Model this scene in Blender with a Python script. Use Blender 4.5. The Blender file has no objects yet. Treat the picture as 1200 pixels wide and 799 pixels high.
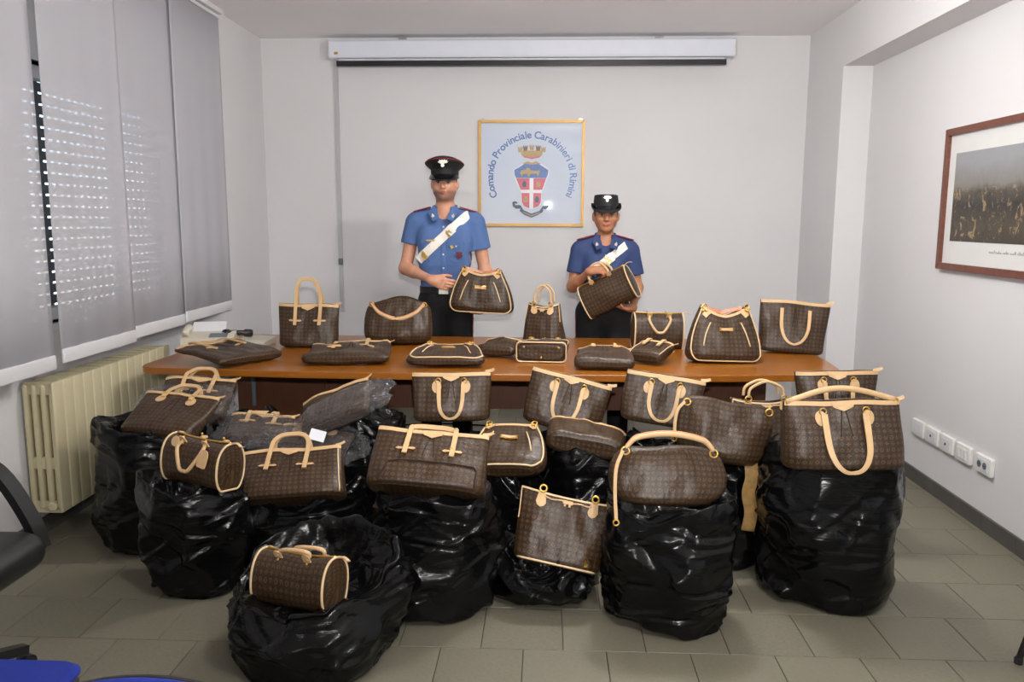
import bpy, math, random
import numpy as np
from mathutils import Vector, Matrix, Euler, noise as mn

# ------------------------------------------------------------------ camera, world, lights, exposure
SC = bpy.context.scene
COL = SC.collection
R = math.radians
FPX, CAMH = 950.0, 1.48
YAW, PITCH, ROLL = R(2.412), R(8.511), R(0.2143)
_cy, _sy, _cp, _sp = math.cos(YAW), math.sin(YAW), math.cos(PITCH), math.sin(PITCH)
CF = np.array([-_sy*_cp, _cy*_cp, -_sp])
_r0 = np.array([_cy, _sy, 0.0]); _u0 = np.cross(_r0, CF)
CR = _r0*math.cos(ROLL) + _u0*math.sin(ROLL)
CU = -_r0*math.sin(ROLL) + _u0*math.cos(ROLL)
CC = np.array([0.0, 0.0, CAMH])
cam_data = bpy.data.cameras.new('camera')
cam = bpy.data.objects.new('camera', cam_data); COL.objects.link(cam)
cam_data.sensor_width = 36.0; cam_data.lens = 36.0*FPX/1200.0; cam_data.clip_start = 0.02
cam.matrix_world = Matrix(((CR[0], CU[0], -CF[0], 0), (CR[1], CU[1], -CF[1], 0), (CR[2], CU[2], -CF[2], CAMH), (0, 0, 0, 1)))
SC.camera = cam

def ray(x, y): return CR*(x-600)/FPX - CU*(y-399.5)/FPX + CF
def atz(x, y, z):
    d = ray(x, y); return CC + d*(z-CAMH)/d[2]
def aty(x, y, Y):
    d = ray(x, y); return CC + d*Y/d[1]
def mpp(p): return float((np.array(p)-CC) @ CF)/FPX      # metres per photo pixel at a point

vs = SC.view_settings
vs.view_transform = 'Standard'; vs.look = 'None'; vs.gamma = 1.0; vs.use_curve_mapping = False
vs.exposure = -0.06

world = bpy.data.worlds.new('daylight'); SC.world = world; world.use_nodes = True
wn = world.node_tree.nodes; wl = world.node_tree.links
bg = wn['Background']; sky = wn.new('ShaderNodeTexSky')
sky.sky_type = 'HOSEK_WILKIE'; sky.turbidity = 4.0; sky.sun_direction = (0.5, 0.3, 0.8)
wl.new(sky.outputs[0], bg.inputs[0]); bg.inputs[1].default_value = 26.0

def light(name, kind, loc, energy, color, target=None, **kw):
    d = bpy.data.lights.new(name, kind); d.energy = energy; d.color = color
    for k, v in kw.items(): setattr(d, k, v)
    o = bpy.data.objects.new(name, d); COL.objects.link(o); o.location = loc
    if target is not None:
        o.rotation_euler = (Vector(target)-Vector(loc)).to_track_quat('-Z', 'Y').to_euler()
    return o
# the photographer's flash just above the lens and two ceiling lamps of the room
light('camera_flash', 'SPOT', (0.02, 0.0, 1.70), 310.0, (1.0, 0.98, 0.96), target=(0.0, 6.0, 2.2),
      spot_size=R(96), spot_blend=1.0, shadow_soft_size=0.03)
for (lx, ly, e, dn) in ((0.5, 3.7, 92.0, 12.0), (0.75, 0.8, 95.0, 20.0)):
    light('ceiling_light', 'POINT', (lx, ly, 2.475), e, (1.0, 0.985, 0.965), shadow_soft_size=0.10)
    light('ceiling_light', 'AREA', (lx, ly, 2.455), dn, (1.0, 0.975, 0.95), target=(lx, ly, 0), shape='RECTANGLE', size=1.15, size_y=0.28)

# ------------------------------------------------------------------ helpers
def tag(o, label=None, cat=None, group=None, kind=None):
    if label: o['label'] = label
    if cat: o['category'] = cat
    if group: o['group'] = group
    if kind: o['kind'] = kind
    return o
def empty(name, loc=(0, 0, 0), rot=(0, 0, 0), scale=1.0):
    o = bpy.data.objects.new(name, None); COL.objects.link(o)
    o.location = loc; o.rotation_euler = rot; o.scale = (scale, scale, scale) if np.isscalar(scale) else scale
    o.empty_display_size = 0.05
    return o
def obj(name, geo, mat, parent=None, smooth=False, uv=None, angle=None, mats=None, fmat=None):
    V, F = geo[0], geo[1]
    me = bpy.data.meshes.new(name)
    me.from_pydata([tuple(map(float, v)) for v in V], [], [tuple(int(i) for i in f) for f in F])
    if mats:
        for m in mats: me.materials.append(m)
        if fmat is not None: me.polygons.foreach_set('material_index', np.asarray(fmat, dtype=np.int32))
    else: me.materials.append(mat)
    if uv is not None:
        lay = me.uv_layers.new(name='UVMap')
        li = np.empty(len(me.loops), dtype=np.int32); me.loops.foreach_get('vertex_index', li)
        lay.data.foreach_set('uv', np.asarray(uv, dtype=np.float32)[li].ravel())
    me.update()
    if smooth: me.polygons.foreach_set('use_smooth', [True]*len(me.polygons))
    o = bpy.data.objects.new(name, me); COL.objects.link(o)
    if angle is not None and smooth:
        ed = o.modifiers.new('edge', 'EDGE_SPLIT'); ed.split_angle = R(angle)
    if parent is not None: o.parent = parent
    return o
def meshobj(name, me, parent=None, loc=None, rot=None):
    o = bpy.data.objects.new(name, me); COL.objects.link(o)
    if parent is not None: o.parent = parent
    if loc is not None: o.location = loc
    if rot is not None: o.rotation_euler = rot
    return o
def join(*gs):
    V, F, n = [], [], 0
    for g in gs:
        V.extend(g[0]); F.extend([tuple(i+n for i in f) for f in g[1]]); n += len(g[0])
    return V, F
def xf(g, M):
    return [tuple(M @ Vector(v)) for v in g[0]], g[1]
def box(x0, x1, y0, y1, z0, z1):
    V = [(x, y, z) for z in (z0, z1) for y in (y0, y1) for x in (x0, x1)]
    return V, [(0, 2, 3, 1), (4, 5, 7, 6), (0, 1, 5, 4), (1, 3, 7, 5), (3, 2, 6, 7), (2, 0, 4, 6)]
def prism(poly, lo, hi, axis='z', bevel=0.0):
    """closed polygon in a plane, extruded along axis; optional small chamfer"""
    n = len(poly); P = np.array(poly, float); c = P.mean(0)
    rings = []
    if bevel > 0:
        Q = c+(P-c)*(1-bevel/max(1e-6, np.abs(P-c).max()))
        s = 1 if hi > lo else -1
        rings = [(Q, lo), (P, lo+s*bevel), (P, hi-s*bevel), (Q, hi)]
    else: rings = [(P, lo), (P, hi)]
    V = []
    for (q, h) in rings:
        for (a, b) in q:
            V.append({'z': (a, b, h), 'y': (a, h, b), 'x': (h, a, b)}[axis])
    F = [tuple(range(n-1, -1, -1)), tuple(range(n*(len(rings)-1), n*len(rings)))]
    for k in range(len(rings)-1):
        for i in range(n):
            j = (i+1) % n; F.append((k*n+i, k*n+j, (k+1)*n+j, (k+1)*n+i))
    return V, F
def smooth_path(P, m):
    P = np.array(P, float); n = len(P)
    if n < 3:
        t = np.linspace(0, 1, m)[:, None]; return P[0]*(1-t)+P[-1]*t
    Q = np.vstack([2*P[0]-P[1], P, 2*P[-1]-P[-2]])
    out = []
    for s in np.linspace(0, n-1, m):
        i = min(int(s), n-2); t = s-i
        a, b, c, d = Q[i], Q[i+1], Q[i+2], Q[i+3]
        out.append(0.5*((2*b)+(-a+c)*t+(2*a-5*b+4*c-d)*t*t+(-a+3*b-3*c+d)*t**3))
    return np.array(out)
def sweep(P, section, up=None, closed=False, taper=None):
    """section: list of (a,b) in the (side, up) frame; up: fixed reference direction for 'a' or None"""
    P = np.array(P, float); n = len(P); m = len(section)
    T = np.roll(P, -1, 0)-np.roll(P, 1, 0) if closed else np.gradient(P, axis=0)
    T /= np.maximum(np.linalg.norm(T, axis=1, keepdims=True), 1e-9)
    V = []
    prev = None
    for i in range(n):
        t = T[i]
        if up is not None:
            a = np.array(up[i] if np.ndim(up) > 1 else up, float); a = a-t*(a@t)
            if np.linalg.norm(a) < 1e-5: a = prev if prev is not None else np.array([0, 0, 1.])
        else:
            ref = prev if prev is not None else (np.array([0, 0, 1.]) if abs(t[2]) < .9 else np.array([1., 0, 0]))
            a = ref-t*(ref@t)
        a = a/max(np.linalg.norm(a), 1e-9); prev = a
        b = np.cross(t, a); k = 1.0 if taper is None else taper[i]
        for (sa, sb) in section: V.append(tuple(P[i]+(a*sa+b*sb)*k))
    F = []
    for i in range(n if closed else n-1):
        j = (i+1) % n
        for q in range(m):
            w = (q+1) % m; F.append((i*m+q, i*m+w, j*m+w, j*m+q))
    if not closed:
        F.append(tuple(range(m-1, -1, -1))); F.append(tuple(range((n-1)*m, n*m)))
    return V, F
def circ(r, n=8, ry=None):
    ry = r if ry is None else ry
    return [(r*math.cos(2*math.pi*k/n), ry*math.sin(2*math.pi*k/n)) for k in range(n)]
def tube(P, r, n=8, m=None, closed=False, taper=None):
    if m: P = smooth_path(P, m)
    return sweep(P, circ(r, n), None, closed, taper)
def strap(P, width, thick, wdir, m=None):
    """flat band; wdir = direction of its width"""
    if m: P = smooth_path(P, m)
    a, b = width/2, thick/2
    return sweep(P, [(-a, -b*.4), (-a*.9, -b), (a*.9, -b), (a, -b*.4), (a, b*.4), (a*.9, b), (-a*.9, b), (-a, b*.4)], wdir)
def lathe(prof, n=24, cap=True):
    V, F = [], []
    for (r, z) in prof:
        for k in range(n):
            a = 2*math.pi*k/n; V.append((r*math.cos(a), r*math.sin(a), z))
    for i in range(len(prof)-1):
        for k in range(n):
            j = (k+1) % n; F.append((i*n+k, i*n+j, (i+1)*n+j, (i+1)*n+k))
    if cap:
        F.append(tuple(range(n-1, -1, -1))); F.append(tuple(range((len(prof)-1)*n, len(prof)*n)))
    return V, F
def rrect(w, h, r, n=4):
    P = []
    for (cx, cz, a0) in ((w/2-r, h/2-r, 0), (-w/2+r, h/2-r, 90), (-w/2+r, -h/2+r, 180), (w/2-r, -h/2+r, 270)):
        for k in range(n+1):
            a = R(a0+90*k/n); P.append((cx+r*math.cos(a), cz+r*math.sin(a)))
    return P
def rbox(w, d, h, r, n=3):
    """rounded box centred on xy, base at z=0"""
    V, F = [], []
    base = rrect(w, d, min(r*1.5, w/2.01, d/2.01), n+1); c = np.array(base); m = len(base)
    rings = []
    for k in range(n+1):
        a = R(90*k/n); rings.append((r*(1-math.sin(a)), r*(1-math.cos(a))))
    for k in range(n+1):
        a = R(90*k/n); rings.append((r*(1-math.cos(a)), h-r+r*math.sin(a)))
    for (ins, z) in rings:
        q = c*np.array([1-2*ins/w, 1-2*ins/d])
        for (x, y) in q: V.append((x, y, z))
    for i in range(len(rings)-1):
        for k in range(m):
            j = (k+1) % m; F.append((i*m+k, i*m+j, (i+1)*m+j, (i+1)*m+k))
    F.append(tuple(range(m-1, -1, -1))); F.append(tuple(range((len(rings)-1)*m, len(rings)*m)))
    return V, F
def ball(c, r, n=12, m=8):
    r = (r, r, r) if np.isscalar(r) else r
    V, F = [], []
    for i in range(m+1):
        a = math.pi*i/m
        for k in range(n):
            b = 2*math.pi*k/n
            V.append((c[0]+r[0]*math.sin(a)*math.cos(b), c[1]+r[1]*math.sin(a)*math.sin(b), c[2]-r[2]*math.cos(a)))
    for i in range(m):
        for k in range(n):
            j = (k+1) % n; F.append((i*n+k, i*n+j, (i+1)*n+j, (i+1)*n+k))
    return V, F
def copy_tree(o, parent=None):
    c = o.copy(); COL.objects.link(c); c.parent = parent
    for ch in o.children: copy_tree(ch, c)
    return c

# ------------------------------------------------------------------ materials
class NT:
    def __init__(s, name):
        s.m = bpy.data.materials.new(name); s.m.use_nodes = True
        s.t = s.m.node_tree; s.n = s.t.nodes; s.l = s.t.links; s.b = s.n['Principled BSDF']; s.out = s.n['Material Output']
    def node(s, typ, **kw):
        q = s.n.new(typ)
        for k, v in kw.items(): setattr(q, k, v)
        return q
    def link(s, a, b): s.l.new(a, b)
    def math(s, op, a, b=None, c=None):
        q = s.n.new('ShaderNodeMath'); q.operation = op
        for i, v in enumerate((a, b, c)):
            if v is None: continue
            if hasattr(v, 'is_output'): s.l.new(v, q.inputs[i])
            else: q.inputs[i].default_value = v
        return q.outputs[0]
    def noise(s, scale, detail=3, rough=.5, vec=None, dist=0):
        q = s.n.new('ShaderNodeTexNoise'); q.inputs['Scale'].default_value = scale
        q.inputs['Detail'].default_value = detail; q.inputs['Roughness'].default_value = rough; q.inputs['Distortion'].default_value = dist
        if vec is not None: s.l.new(vec, q.inputs['Vector'])
        return q.outputs[0]
    def coord(s, kind='Object', scale=None):
        q = s.n.new('ShaderNodeTexCoord').outputs[kind]
        if scale is None: return q
        mp = s.n.new('ShaderNodeMapping'); mp.inputs['Scale'].default_value = scale; s.l.new(q, mp.inputs[0]); return mp.outputs[0]
    def mix(s, fac, a, b):
        q = s.n.new('ShaderNodeMix'); q.data_type = 'RGBA'
        for sock, v in ((q.inputs[0], fac), (q.inputs[6], a), (q.inputs[7], b)):
            if hasattr(v, 'is_output'): s.l.new(v, sock)
            else: sock.default_value = v if np.isscalar(v) else (*v, 1)
        return q.outputs[2]
    def ramp(s, fac, stops):
        q = s.n.new('ShaderNodeValToRGB'); e = q.color_ramp.elements
        while len(e) < len(stops): e.new(0.5)
        for k, (p, c) in enumerate(stops): e[k].position = p; e[k].color = (*c, 1)
        s.l.new(fac, q.inputs[0]); return q.outputs[0]
    def bump(s, h, strength, dist=.01):
        q = s.n.new('ShaderNodeBump'); q.inputs['Strength'].default_value = strength; q.inputs['Distance'].default_value = dist
        s.l.new(h, q.inputs['Height'])
        s.l.new(q.outputs[0], s.b.inputs['Normal']); return q
def srgb(r, g, b):
    f = lambda c: ((c/255+.055)/1.055)**2.4 if c/255 > .04045 else c/255/12.92
    return (f(r), f(g), f(b))
MATS = {}
def mat(name, col, rough=.5, metal=0., var=.12, scale=8., bump=0., bscale=60., spec=.5, coat=0., stretch=None):
    t = NT(name); b = t.b
    v = t.coord('Object', stretch)
    n = t.noise(scale, 4, .55, v)
    lo = tuple(max(0, c*(1-var)) for c in col); hi = tuple(min(1, c*(1+var)) for c in col)
    t.link(t.ramp(n, [(.3, lo), (.7, hi)]), b.inputs['Base Color'])
    b.inputs['Roughness'].default_value = rough; b.inputs['Metallic'].default_value = metal
    b.inputs['Specular IOR Level'].default_value = spec; b.inputs['Coat Weight'].default_value = coat
    if bump: t.bump(t.noise(bscale, 3, .6, v), bump, .004)
    MATS[name] = t.m; return t.m

M_wall = mat('wall_paint', srgb(222, 221, 222), .85, var=.02, scale=1.5, bump=.12, bscale=90)
M_ceil = mat('ceiling_paint', srgb(243, 240, 240), .9, var=.02, scale=1.2, bump=.1, bscale=70)
M_grout = mat('tile_grout', srgb(70, 65, 57), .9, var=.1)
def tile_mat():
    t = NT('floor_tile'); b = t.b
    oi = t.node('ShaderNodeObjectInfo')
    n1 = t.noise(2.2, 4, .6, t.coord('Generated')); n2 = t.noise(70, 3, .6, t.coord('Object'))
    c = t.ramp(n2, [(.3, srgb(110, 105, 90)), (.7, srgb(122, 117, 101))])
    c = t.mix(t.math('MULTIPLY', oi.outputs['Random'], .5), c, srgb(127, 122, 106))
    c = t.mix(t.math('MULTIPLY', n1, .3), c, srgb(100, 95, 81))
    t.link(c, b.inputs['Base Color']); b.inputs['Roughness'].default_value = .5
    t.bump(n2, .05, .002)
    return t.m
M_tile = tile_mat()
M_base = mat('baseboard_tile', srgb(84, 82, 78), .5, var=.1, scale=20)
M_white = mat('white_plastic', srgb(226, 226, 228), .4, var=.02)
M_screenbox = mat('screen_case_enamel', srgb(226, 230, 240), .35, var=.02)
M_blackpl = mat('black_plastic', (.012, .012, .013), .35, var=.2)
M_dark = mat('dark_slot', (.01, .01, .01), .8, var=.1)
M_radi = mat('radiator_enamel', srgb(205, 195, 160), .4, var=.04, scale=5)
M_gold = mat('polished_brass', srgb(222, 178, 92), .28, 1., var=.06)
M_goldframe = mat('gold_frame', srgb(196, 152, 84), .45, .35, var=.08)
M_leather = mat('natural_leather', srgb(206, 170, 124), .5, var=.07, scale=14, bump=.05, bscale=150)
M_piping = mat('leather_piping', srgb(220, 190, 148), .5, var=.05)
M_redstitch = mat('stitched_leather', srgb(196, 132, 98), .5, var=.1, scale=60)
M_lining = mat('bag_lining', srgb(48, 30, 22), .9, var=.15)
M_chrome = mat('steel', srgb(190, 190, 190), .25, 1., var=.04)
M_greyplastic = mat('grey_plastic', srgb(104, 112, 122), .5, var=.05)

def wood_mat(name, c1, c2, rough, axis):
    t = NT(name)
    v = t.coord('Object', (1.2, 14, 14) if axis == 'x' else (14, 14, 1.5))
    n = t.noise(3.0, 6, .65, v, .6)
    n2 = t.noise(26, 3, .6, v)
    c = t.ramp(n, [(.25, c1), (.75, c2)])
    c = t.mix(t.math('MULTIPLY', n2, .22), c, tuple(x*.6 for x in c1))
    t.link(c, t.b.inputs['Base Color']); t.b.inputs['Roughness'].default_value = rough
    t.b.inputs['Coat Weight'].default_value = .25; t.b.inputs['Coat Roughness'].default_value = .2
    t.bump(n2, .03, .002)
    return t.m
M_wood = wood_mat('cherry_veneer', srgb(136, 78, 18), srgb(166, 100, 26), .3, 'x')
M_woodv = wood_mat('dark_veneer', srgb(82, 46, 26), srgb(104, 60, 34), .45, 'z')
M_framewood = wood_mat('mahogany_frame', srgb(92, 44, 26), srgb(126, 66, 40), .4, 'x')

def canvas_mat():
    t = NT('monogram_canvas'); b = t.b
    uv = t.node('ShaderNodeUVMap').outputs[0]
    sx = t.node('ShaderNodeSeparateXYZ'); t.link(uv, sx.inputs[0])
    P = 0.044
    U = t.math('DIVIDE', sx.outputs[0], P); V = t.math('DIVIDE', sx.outputs[1], P)
    def cell(ou, ov):
        a = t.math('ADD', U, ou); c = t.math('ADD', V, ov)
        return (t.math('SUBTRACT', t.math('FRACT', a), .5), t.math('SUBTRACT', t.math('FRACT', c), .5), t.math('FLOOR', a), t.math('FLOOR', c))
    def less(a, k): return t.math('LESS_THAN', a, k)
    def mul(*a):
        r = a[0]
        for q in a[1:]: r = t.math('MULTIPLY', r, q)
        return r
    def mx(*a):
        r = a[0]
        for q in a[1:]: r = t.math('MAXIMUM', r, q)
        return r
    def absd(a, k): return t.math('ABSOLUTE', t.math('SUBTRACT', a, k))
    # four-petal flower
    x, y, _, _ = cell(0, 0)
    r = t.math('SQRT', t.math('ADD', mul(x, x), mul(y, y)))
    th = t.math('ARCTAN2', y, x)
    pet = t.math('MULTIPLY_ADD', t.math('COSINE', mul(th, 4.0)), .055, .12)
    fl = mul(less(r, pet), t.math('GREATER_THAN', r, .035))
    # four-pointed star in a curved diamond
    x, y, _, _ = cell(.5, 0)
    ax, ay = t.math('ABSOLUTE', x), t.math('ABSOLUTE', y)
    s = t.math('ADD', ax, ay)
    st = mx(mul(less(s, .2), t.math('GREATER_THAN', s, .155)), less(t.math('ADD', t.math('SQRT', ax), t.math('SQRT', ay)), .36))
    # interlaced letters L and V
    x, y, _, _ = cell(0, .5)
    yr = less(t.math('ABSOLUTE', y), .15)
    ls = mul(less(absd(t.math('MULTIPLY_ADD', y, -.25, x), -.09), .026), yr)
    lf = mul(less(absd(y, -.13), .024), less(absd(x, -.03), .1))
    v1 = mul(less(absd(t.math('MULTIPLY_ADD', y, .42, x), .0), .024), yr)
    v2 = mul(less(absd(t.math('MULTIPLY_ADD', y, -.42, x), .115), .024), yr)
    lv = mx(ls, lf, v1, v2)
    # round flower
    x, y, _, _ = cell(.5, .5)
    r = t.math('SQRT', t.math('ADD', mul(x, x), mul(y, y)))
    th = t.math('ARCTAN2', y, x)
    ci = mx(mul(less(r, .17), t.math('GREATER_THAN', r, t.math('MULTIPLY_ADD', t.math('COSINE', mul(th, 4.0)), -.04, .105))), less(r, .03))
    m = mx(fl, st, lv, ci)
    n = t.noise(16, 4, .6, t.coord('Object')); fine = t.noise(400, 2, .5, t.coord('Object'))
    base = t.ramp(n, [(.3, srgb(43, 30, 20)), (.7, srgb(57, 41, 28))])
    col = t.mix(mul(m, .5), base, srgb(118, 90, 54))
    t.link(col, b.inputs['Base Color'])
    b.inputs['Roughness'].default_value = .42; b.inputs['Specular IOR Level'].default_value = .4
    bp = t.bump(t.math('ADD', t.math('MULTIPLY', n, 3.0), t.math('MULTIPLY', fine, .12)), .28, .008)
    return t.m
M_canvas = canvas_mat()

def sack_mat():
    t = NT('black_polythene'); b = t.b
    v = t.coord('Object', (1, 1, 2.2))
    n1 = t.noise(9, 5, .62, v, 1.2)
    vo = t.node('ShaderNodeTexVoronoi'); vo.feature = 'DISTANCE_TO_EDGE'; vo.inputs['Scale'].default_value = 8
    nn = t.node('ShaderNodeTexNoise'); nn.inputs['Scale'].default_value = 6
    t.link(v, nn.inputs['Vector'])
    va = t.node('ShaderNodeVectorMath', operation='MULTIPLY_ADD'); va.inputs[1].default_value = (.25, .25, .25)
    t.link(nn.outputs['Color'], va.inputs[0]); t.link(v, va.inputs[2]); t.link(va.outputs[0], vo.inputs['Vector'])
    h = t.math('ADD', n1, t.math('MULTIPLY', t.math('MINIMUM', vo.outputs['Distance'], .12), 2.0))
    b.inputs['Base Color'].default_value = (.003, .003, .0034, 1)
    b.inputs['Roughness'].default_value = .16; b.inputs['Specular IOR Level'].default_value = .24
    st = t.noise(1.0, 4, .6, t.coord('Object', (5, 5, 46)), .8)
    h = t.math('ADD', t.math('MULTIPLY', n1, .5), t.math('MULTIPLY', st, .55))
    t.bump(h, .30, .014)
    return t.m
M_sack = sack_mat()
def film_mat():
    t = NT('clear_film'); b = t.b
    n = t.noise(20, 3, .6, t.coord('Object'), 3.0)
    gl = t.node('ShaderNodeBsdfGlossy'); gl.inputs['Roughness'].default_value = .10; gl.inputs['Color'].default_value = (.9, .9, .92, 1)
    tr = t.node('ShaderNodeBsdfTransparent'); tr.inputs[0].default_value = (.95, .95, .96, 1)
    bp = t.node('ShaderNodeBump'); bp.inputs['Strength'].default_value = 1.0; bp.inputs['Distance'].default_value = .05
    t.link(n, bp.inputs['Height']); t.link(bp.outputs[0], gl.inputs['Normal'])
    fr = t.node('ShaderNodeFresnel'); fr.inputs[0].default_value = 1.45; t.link(bp.outputs[0], fr.inputs['Normal'])
    ms = t.node('ShaderNodeMixShader'); df = t.node('ShaderNodeBsdfDiffuse'); df.inputs[0].default_value = (.85, .85, .88, 1)
    m0 = t.node('ShaderNodeMixShader'); m0.inputs[0].default_value = .02; t.link(tr.outputs[0], m0.inputs[1]); t.link(df.outputs[0], m0.inputs[2])
    t.link(t.math('MULTIPLY_ADD', fr.outputs[0], .12, .10), ms.inputs[0]); t.link(m0.outputs[0], ms.inputs[1]); t.link(gl.outputs[0], ms.inputs[2])
    t.link(ms.outputs[0], t.out.inputs[0]); return t.m
M_film = film_mat()
def blind_mat():
    t = NT('blind_fabric')
    wv = t.node('ShaderNodeTexWave'); wv.inputs['Scale'].default_value = 90; wv.bands_direction = 'Y'
    wv2 = t.node('ShaderNodeTexWave'); wv2.inputs['Scale'].default_value = 90; wv2.bands_direction = 'Z'
    t.link(t.coord('Object'), wv.inputs[0]); t.link(t.coord('Object'), wv2.inputs[0])
    k = t.math('MULTIPLY', wv.outputs['Fac'], wv2.outputs['Fac'])
    col = t.mix(k, srgb(216, 216, 222), srgb(230, 230, 234))
    df = t.node('ShaderNodeBsdfDiffuse'); t.link(col, df.inputs[0])
    tl = t.node('ShaderNodeBsdfTranslucent'); t.link(col, tl.inputs[0])
    tr = t.node('ShaderNodeBsdfTransparent')
    m1 = t.node('ShaderNodeMixShader'); m1.inputs[0].default_value = .1; t.link(df.outputs[0], m1.inputs[1]); t.link(tl.outputs[0], m1.inputs[2])
    m2 = t.node('ShaderNodeMixShader'); m2.inputs[0].default_value = .34; t.link(m1.outputs[0], m2.inputs[1]); t.link(tr.outputs[0], m2.inputs[2])
    t.link(m2.outputs[0], t.out.inputs[0]); return t.m
M_blind = blind_mat()
# ------------------------------------------------------------------ the room
XL, XR, XC, YB, YF, ZC = -2.375, 2.13, 1.936, 6.35, -1.7, 2.835
XP = -2.19          # left pilaster face
def struct(name, geo, m, parent=None):
    o = obj(name, geo, m, parent)
    if parent is None: tag(o, kind='structure')
    return o
floor = struct('floor', box(XL-.3, XR+.3, YF-.2, YB+.2, -.12, -.004), M_grout)
TX, TY, gap = .288, .303, .0016
tile_me = None
rng = random.Random(5)
def tile_geo(w, d):
    b = .0012
    V = [(-w/2, -d/2, -.008), (w/2, -d/2, -.008), (w/2, d/2, -.008), (-w/2, d/2, -.008),
         (-w/2, -d/2, -b), (w/2, -d/2, -b), (w/2, d/2, -b), (-w/2, d/2, -b),
         (-w/2+b, -d/2+b, 0), (w/2-b, -d/2+b, 0), (w/2-b, d/2-b, 0), (-w/2+b, d/2-b, 0)]
    F = [(8, 9, 10, 11)]
    for k in range(4):
        j = (k+1) % 4; F += [(k, j, 4+j, 4+k), (4+k, 4+j, 8+j, 8+k)]
    return V, F
ntile = 0
for r in range(-1, 14):
    yc = 2.635+TY*(r-.5)
    if yc < 1.9: continue
    off = .508 if r % 2 == 0 else .647
    for k in range(-13, 9):
        xc = off+TX*(k+.5)
        x0, x1 = max(XL, xc-TX/2), min(XR, xc+TX/2)
        if x1-x0 < .02: continue
        if ntile >= 296: continue
        full = (x1-x0) > TX-1e-6
        if full and tile_me is not None:
            o = meshobj('tile', tile_me, floor, (xc, yc, 0))
        else:
            o = obj('tile', tile_geo(x1-x0-2*gap, TY-2*gap), M_tile, floor); o.location = ((x0+x1)/2, yc, 0)
            if full: tile_me = o.data
        ntile += 1
# paving behind the camera, out of the photo
tf = []
for r in range(-15, -1):
    yc = 2.635+TY*(r-.5)
    off = .508 if r % 2 == 0 else .647
    for k in range(-13, 9):
        xc = off+TX*(k+.5); x0, x1 = max(XL, xc-TX/2), min(XR, xc+TX/2)
        if x1-x0 < .02 or yc > YB+.2: continue
        tf.append(xf(tile_geo(x1-x0-2*gap, TY-2*gap), Matrix.Translation(((x0+x1)/2, yc, 0))))
tag(obj('tile_field', join(*tf), M_tile, floor), kind='stuff')

WY0, WY1, WZ0, WZ1 = 3.66, 5.2, .98, 2.2     # window opening in the left wall
lw = join(box(XL-.22, XL, YF, WY0, 0, ZC), box(XL-.22, XL, WY1, YB+.1, 0, ZC), box(XL-.22, XL, WY0, WY1, 0, WZ0), box(XL-.22, XL, WY0, WY1, WZ1, ZC))
wall_left = struct('wall_left', lw, M_wall)
struct('wall_back', box(XL-.22, XR+.2, YB, YB+.15, 0, ZC), M_wall)
struct('wall_right', box(XR, XR+.2, YF, YB, 0, ZC), M_wall)
struct('wall_front', box(XL-.22, XR+.2, YF-.15, YF, 0, ZC), M_wall)
struct('ceiling', box(XL-.22, XR+.2, YF-.15, YB+.15, ZC, ZC+.12), M_ceil)
struct('trim_1', box(XC, XR, 5.62, YB, 0, ZC), M_wall)["label"] = 'white pilaster in the back right corner of the room'
struct('trim_2', box(XC, XR, YF, 5.62, 2.487, ZC), M_wall)["label"] = 'white boxed beam running along the top of the right wall'
struct('trim_3', box(XL, XP, 5.38, YB, 0, ZC), M_wall)["label"] = 'white pilaster in the back left corner of the room'
struct('trim_4', box(XL-.2, XL+.03, WY0-.05, WY1+.05, WZ0-.03, WZ0), M_white)["label"] = 'white window sill behind the blinds'

# skirting tiles
def skirting(name, axis, fixed, a0, a1, face):
    base = struct(name, box(*( (fixed, fixed+face*.006, a0, a1) if axis == 'y' else (a0, a1, fixed, fixed+face*.006)), 0, .074), M_base)
    n = max(1, int(round((a1-a0)/.3))); L = (a1-a0)/n; sh = None
    for k in range(n):
        c = a0+L*(k+.5)
        if sh is None:
            h = L/2-.0012
            g = box(0, face*.013, -h, h, 0, .078) if axis == 'y' else box(-h, h, 0, face*.013, 0, .078)
            o = obj('skirting_tile', g, M_base, base); sh = o.data
        else: o = meshobj('skirting_tile', sh, base)
        o.location = (fixed, c, 0) if axis == 'y' else (c, fixed, 0)
skirting('baseboard_left', 'y', XL, 1.2, 5.38, 1)
skirting('baseboard_right', 'y', XR, 1.2, 5.62, -1)
skirting('baseboard_back', 'x', YB, XP, XC, -1)

# roller shutter outside the window
sh = empty('roller_shutter', (XL-.16, (WY0+WY1)/2, WZ0))
tag(sh, 'dark roller shutter with rows of light slots behind the white blinds', 'shutter')
M_slat = mat('shutter_slat', srgb(74, 80, 80), .6, var=.1)
half = (WY1-WY0)/2
pieces = [box(-.003, .003, -half, half, .010, .0555)]
y = -half
while y < half:
    pieces.append(box(-.002, .002, y, min(half, y+.028), -.001, .011)); y += .062
slat = join(*pieces); me = None
for k in range(22):
    if me is None: o = obj('slat', slat, M_slat, sh); me = o.data
    else: o = meshobj('slat', me, sh)
    o.location = (0, 0, .0555*k)
gd = struct('window_1', join(box(XL-.13, XL-.07, WY0, WY0+.06, WZ0, WZ1), box(XL-.13, XL-.07, WY1-.06, WY1, WZ0, WZ1), box(XL-.13, XL-.07, WY0, WY1, WZ0, WZ0+.06),
    box(XL-.13, XL-.07, WY0, WY1, WZ1-.06, WZ1), box(XL-.13, XL-.07, 4.60, 4.66, WZ0, WZ1)), M_white)
gd['label'] = 'white framed window behind the blinds'
t = NT('window_glass'); g_ = t.node('ShaderNodeBsdfGlossy'); g_.inputs['Roughness'].default_value = .03
tr_ = t.node('ShaderNodeBsdfTransparent'); ms_ = t.node('ShaderNodeMixShader'); ms_.inputs[0].default_value = .06
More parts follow.
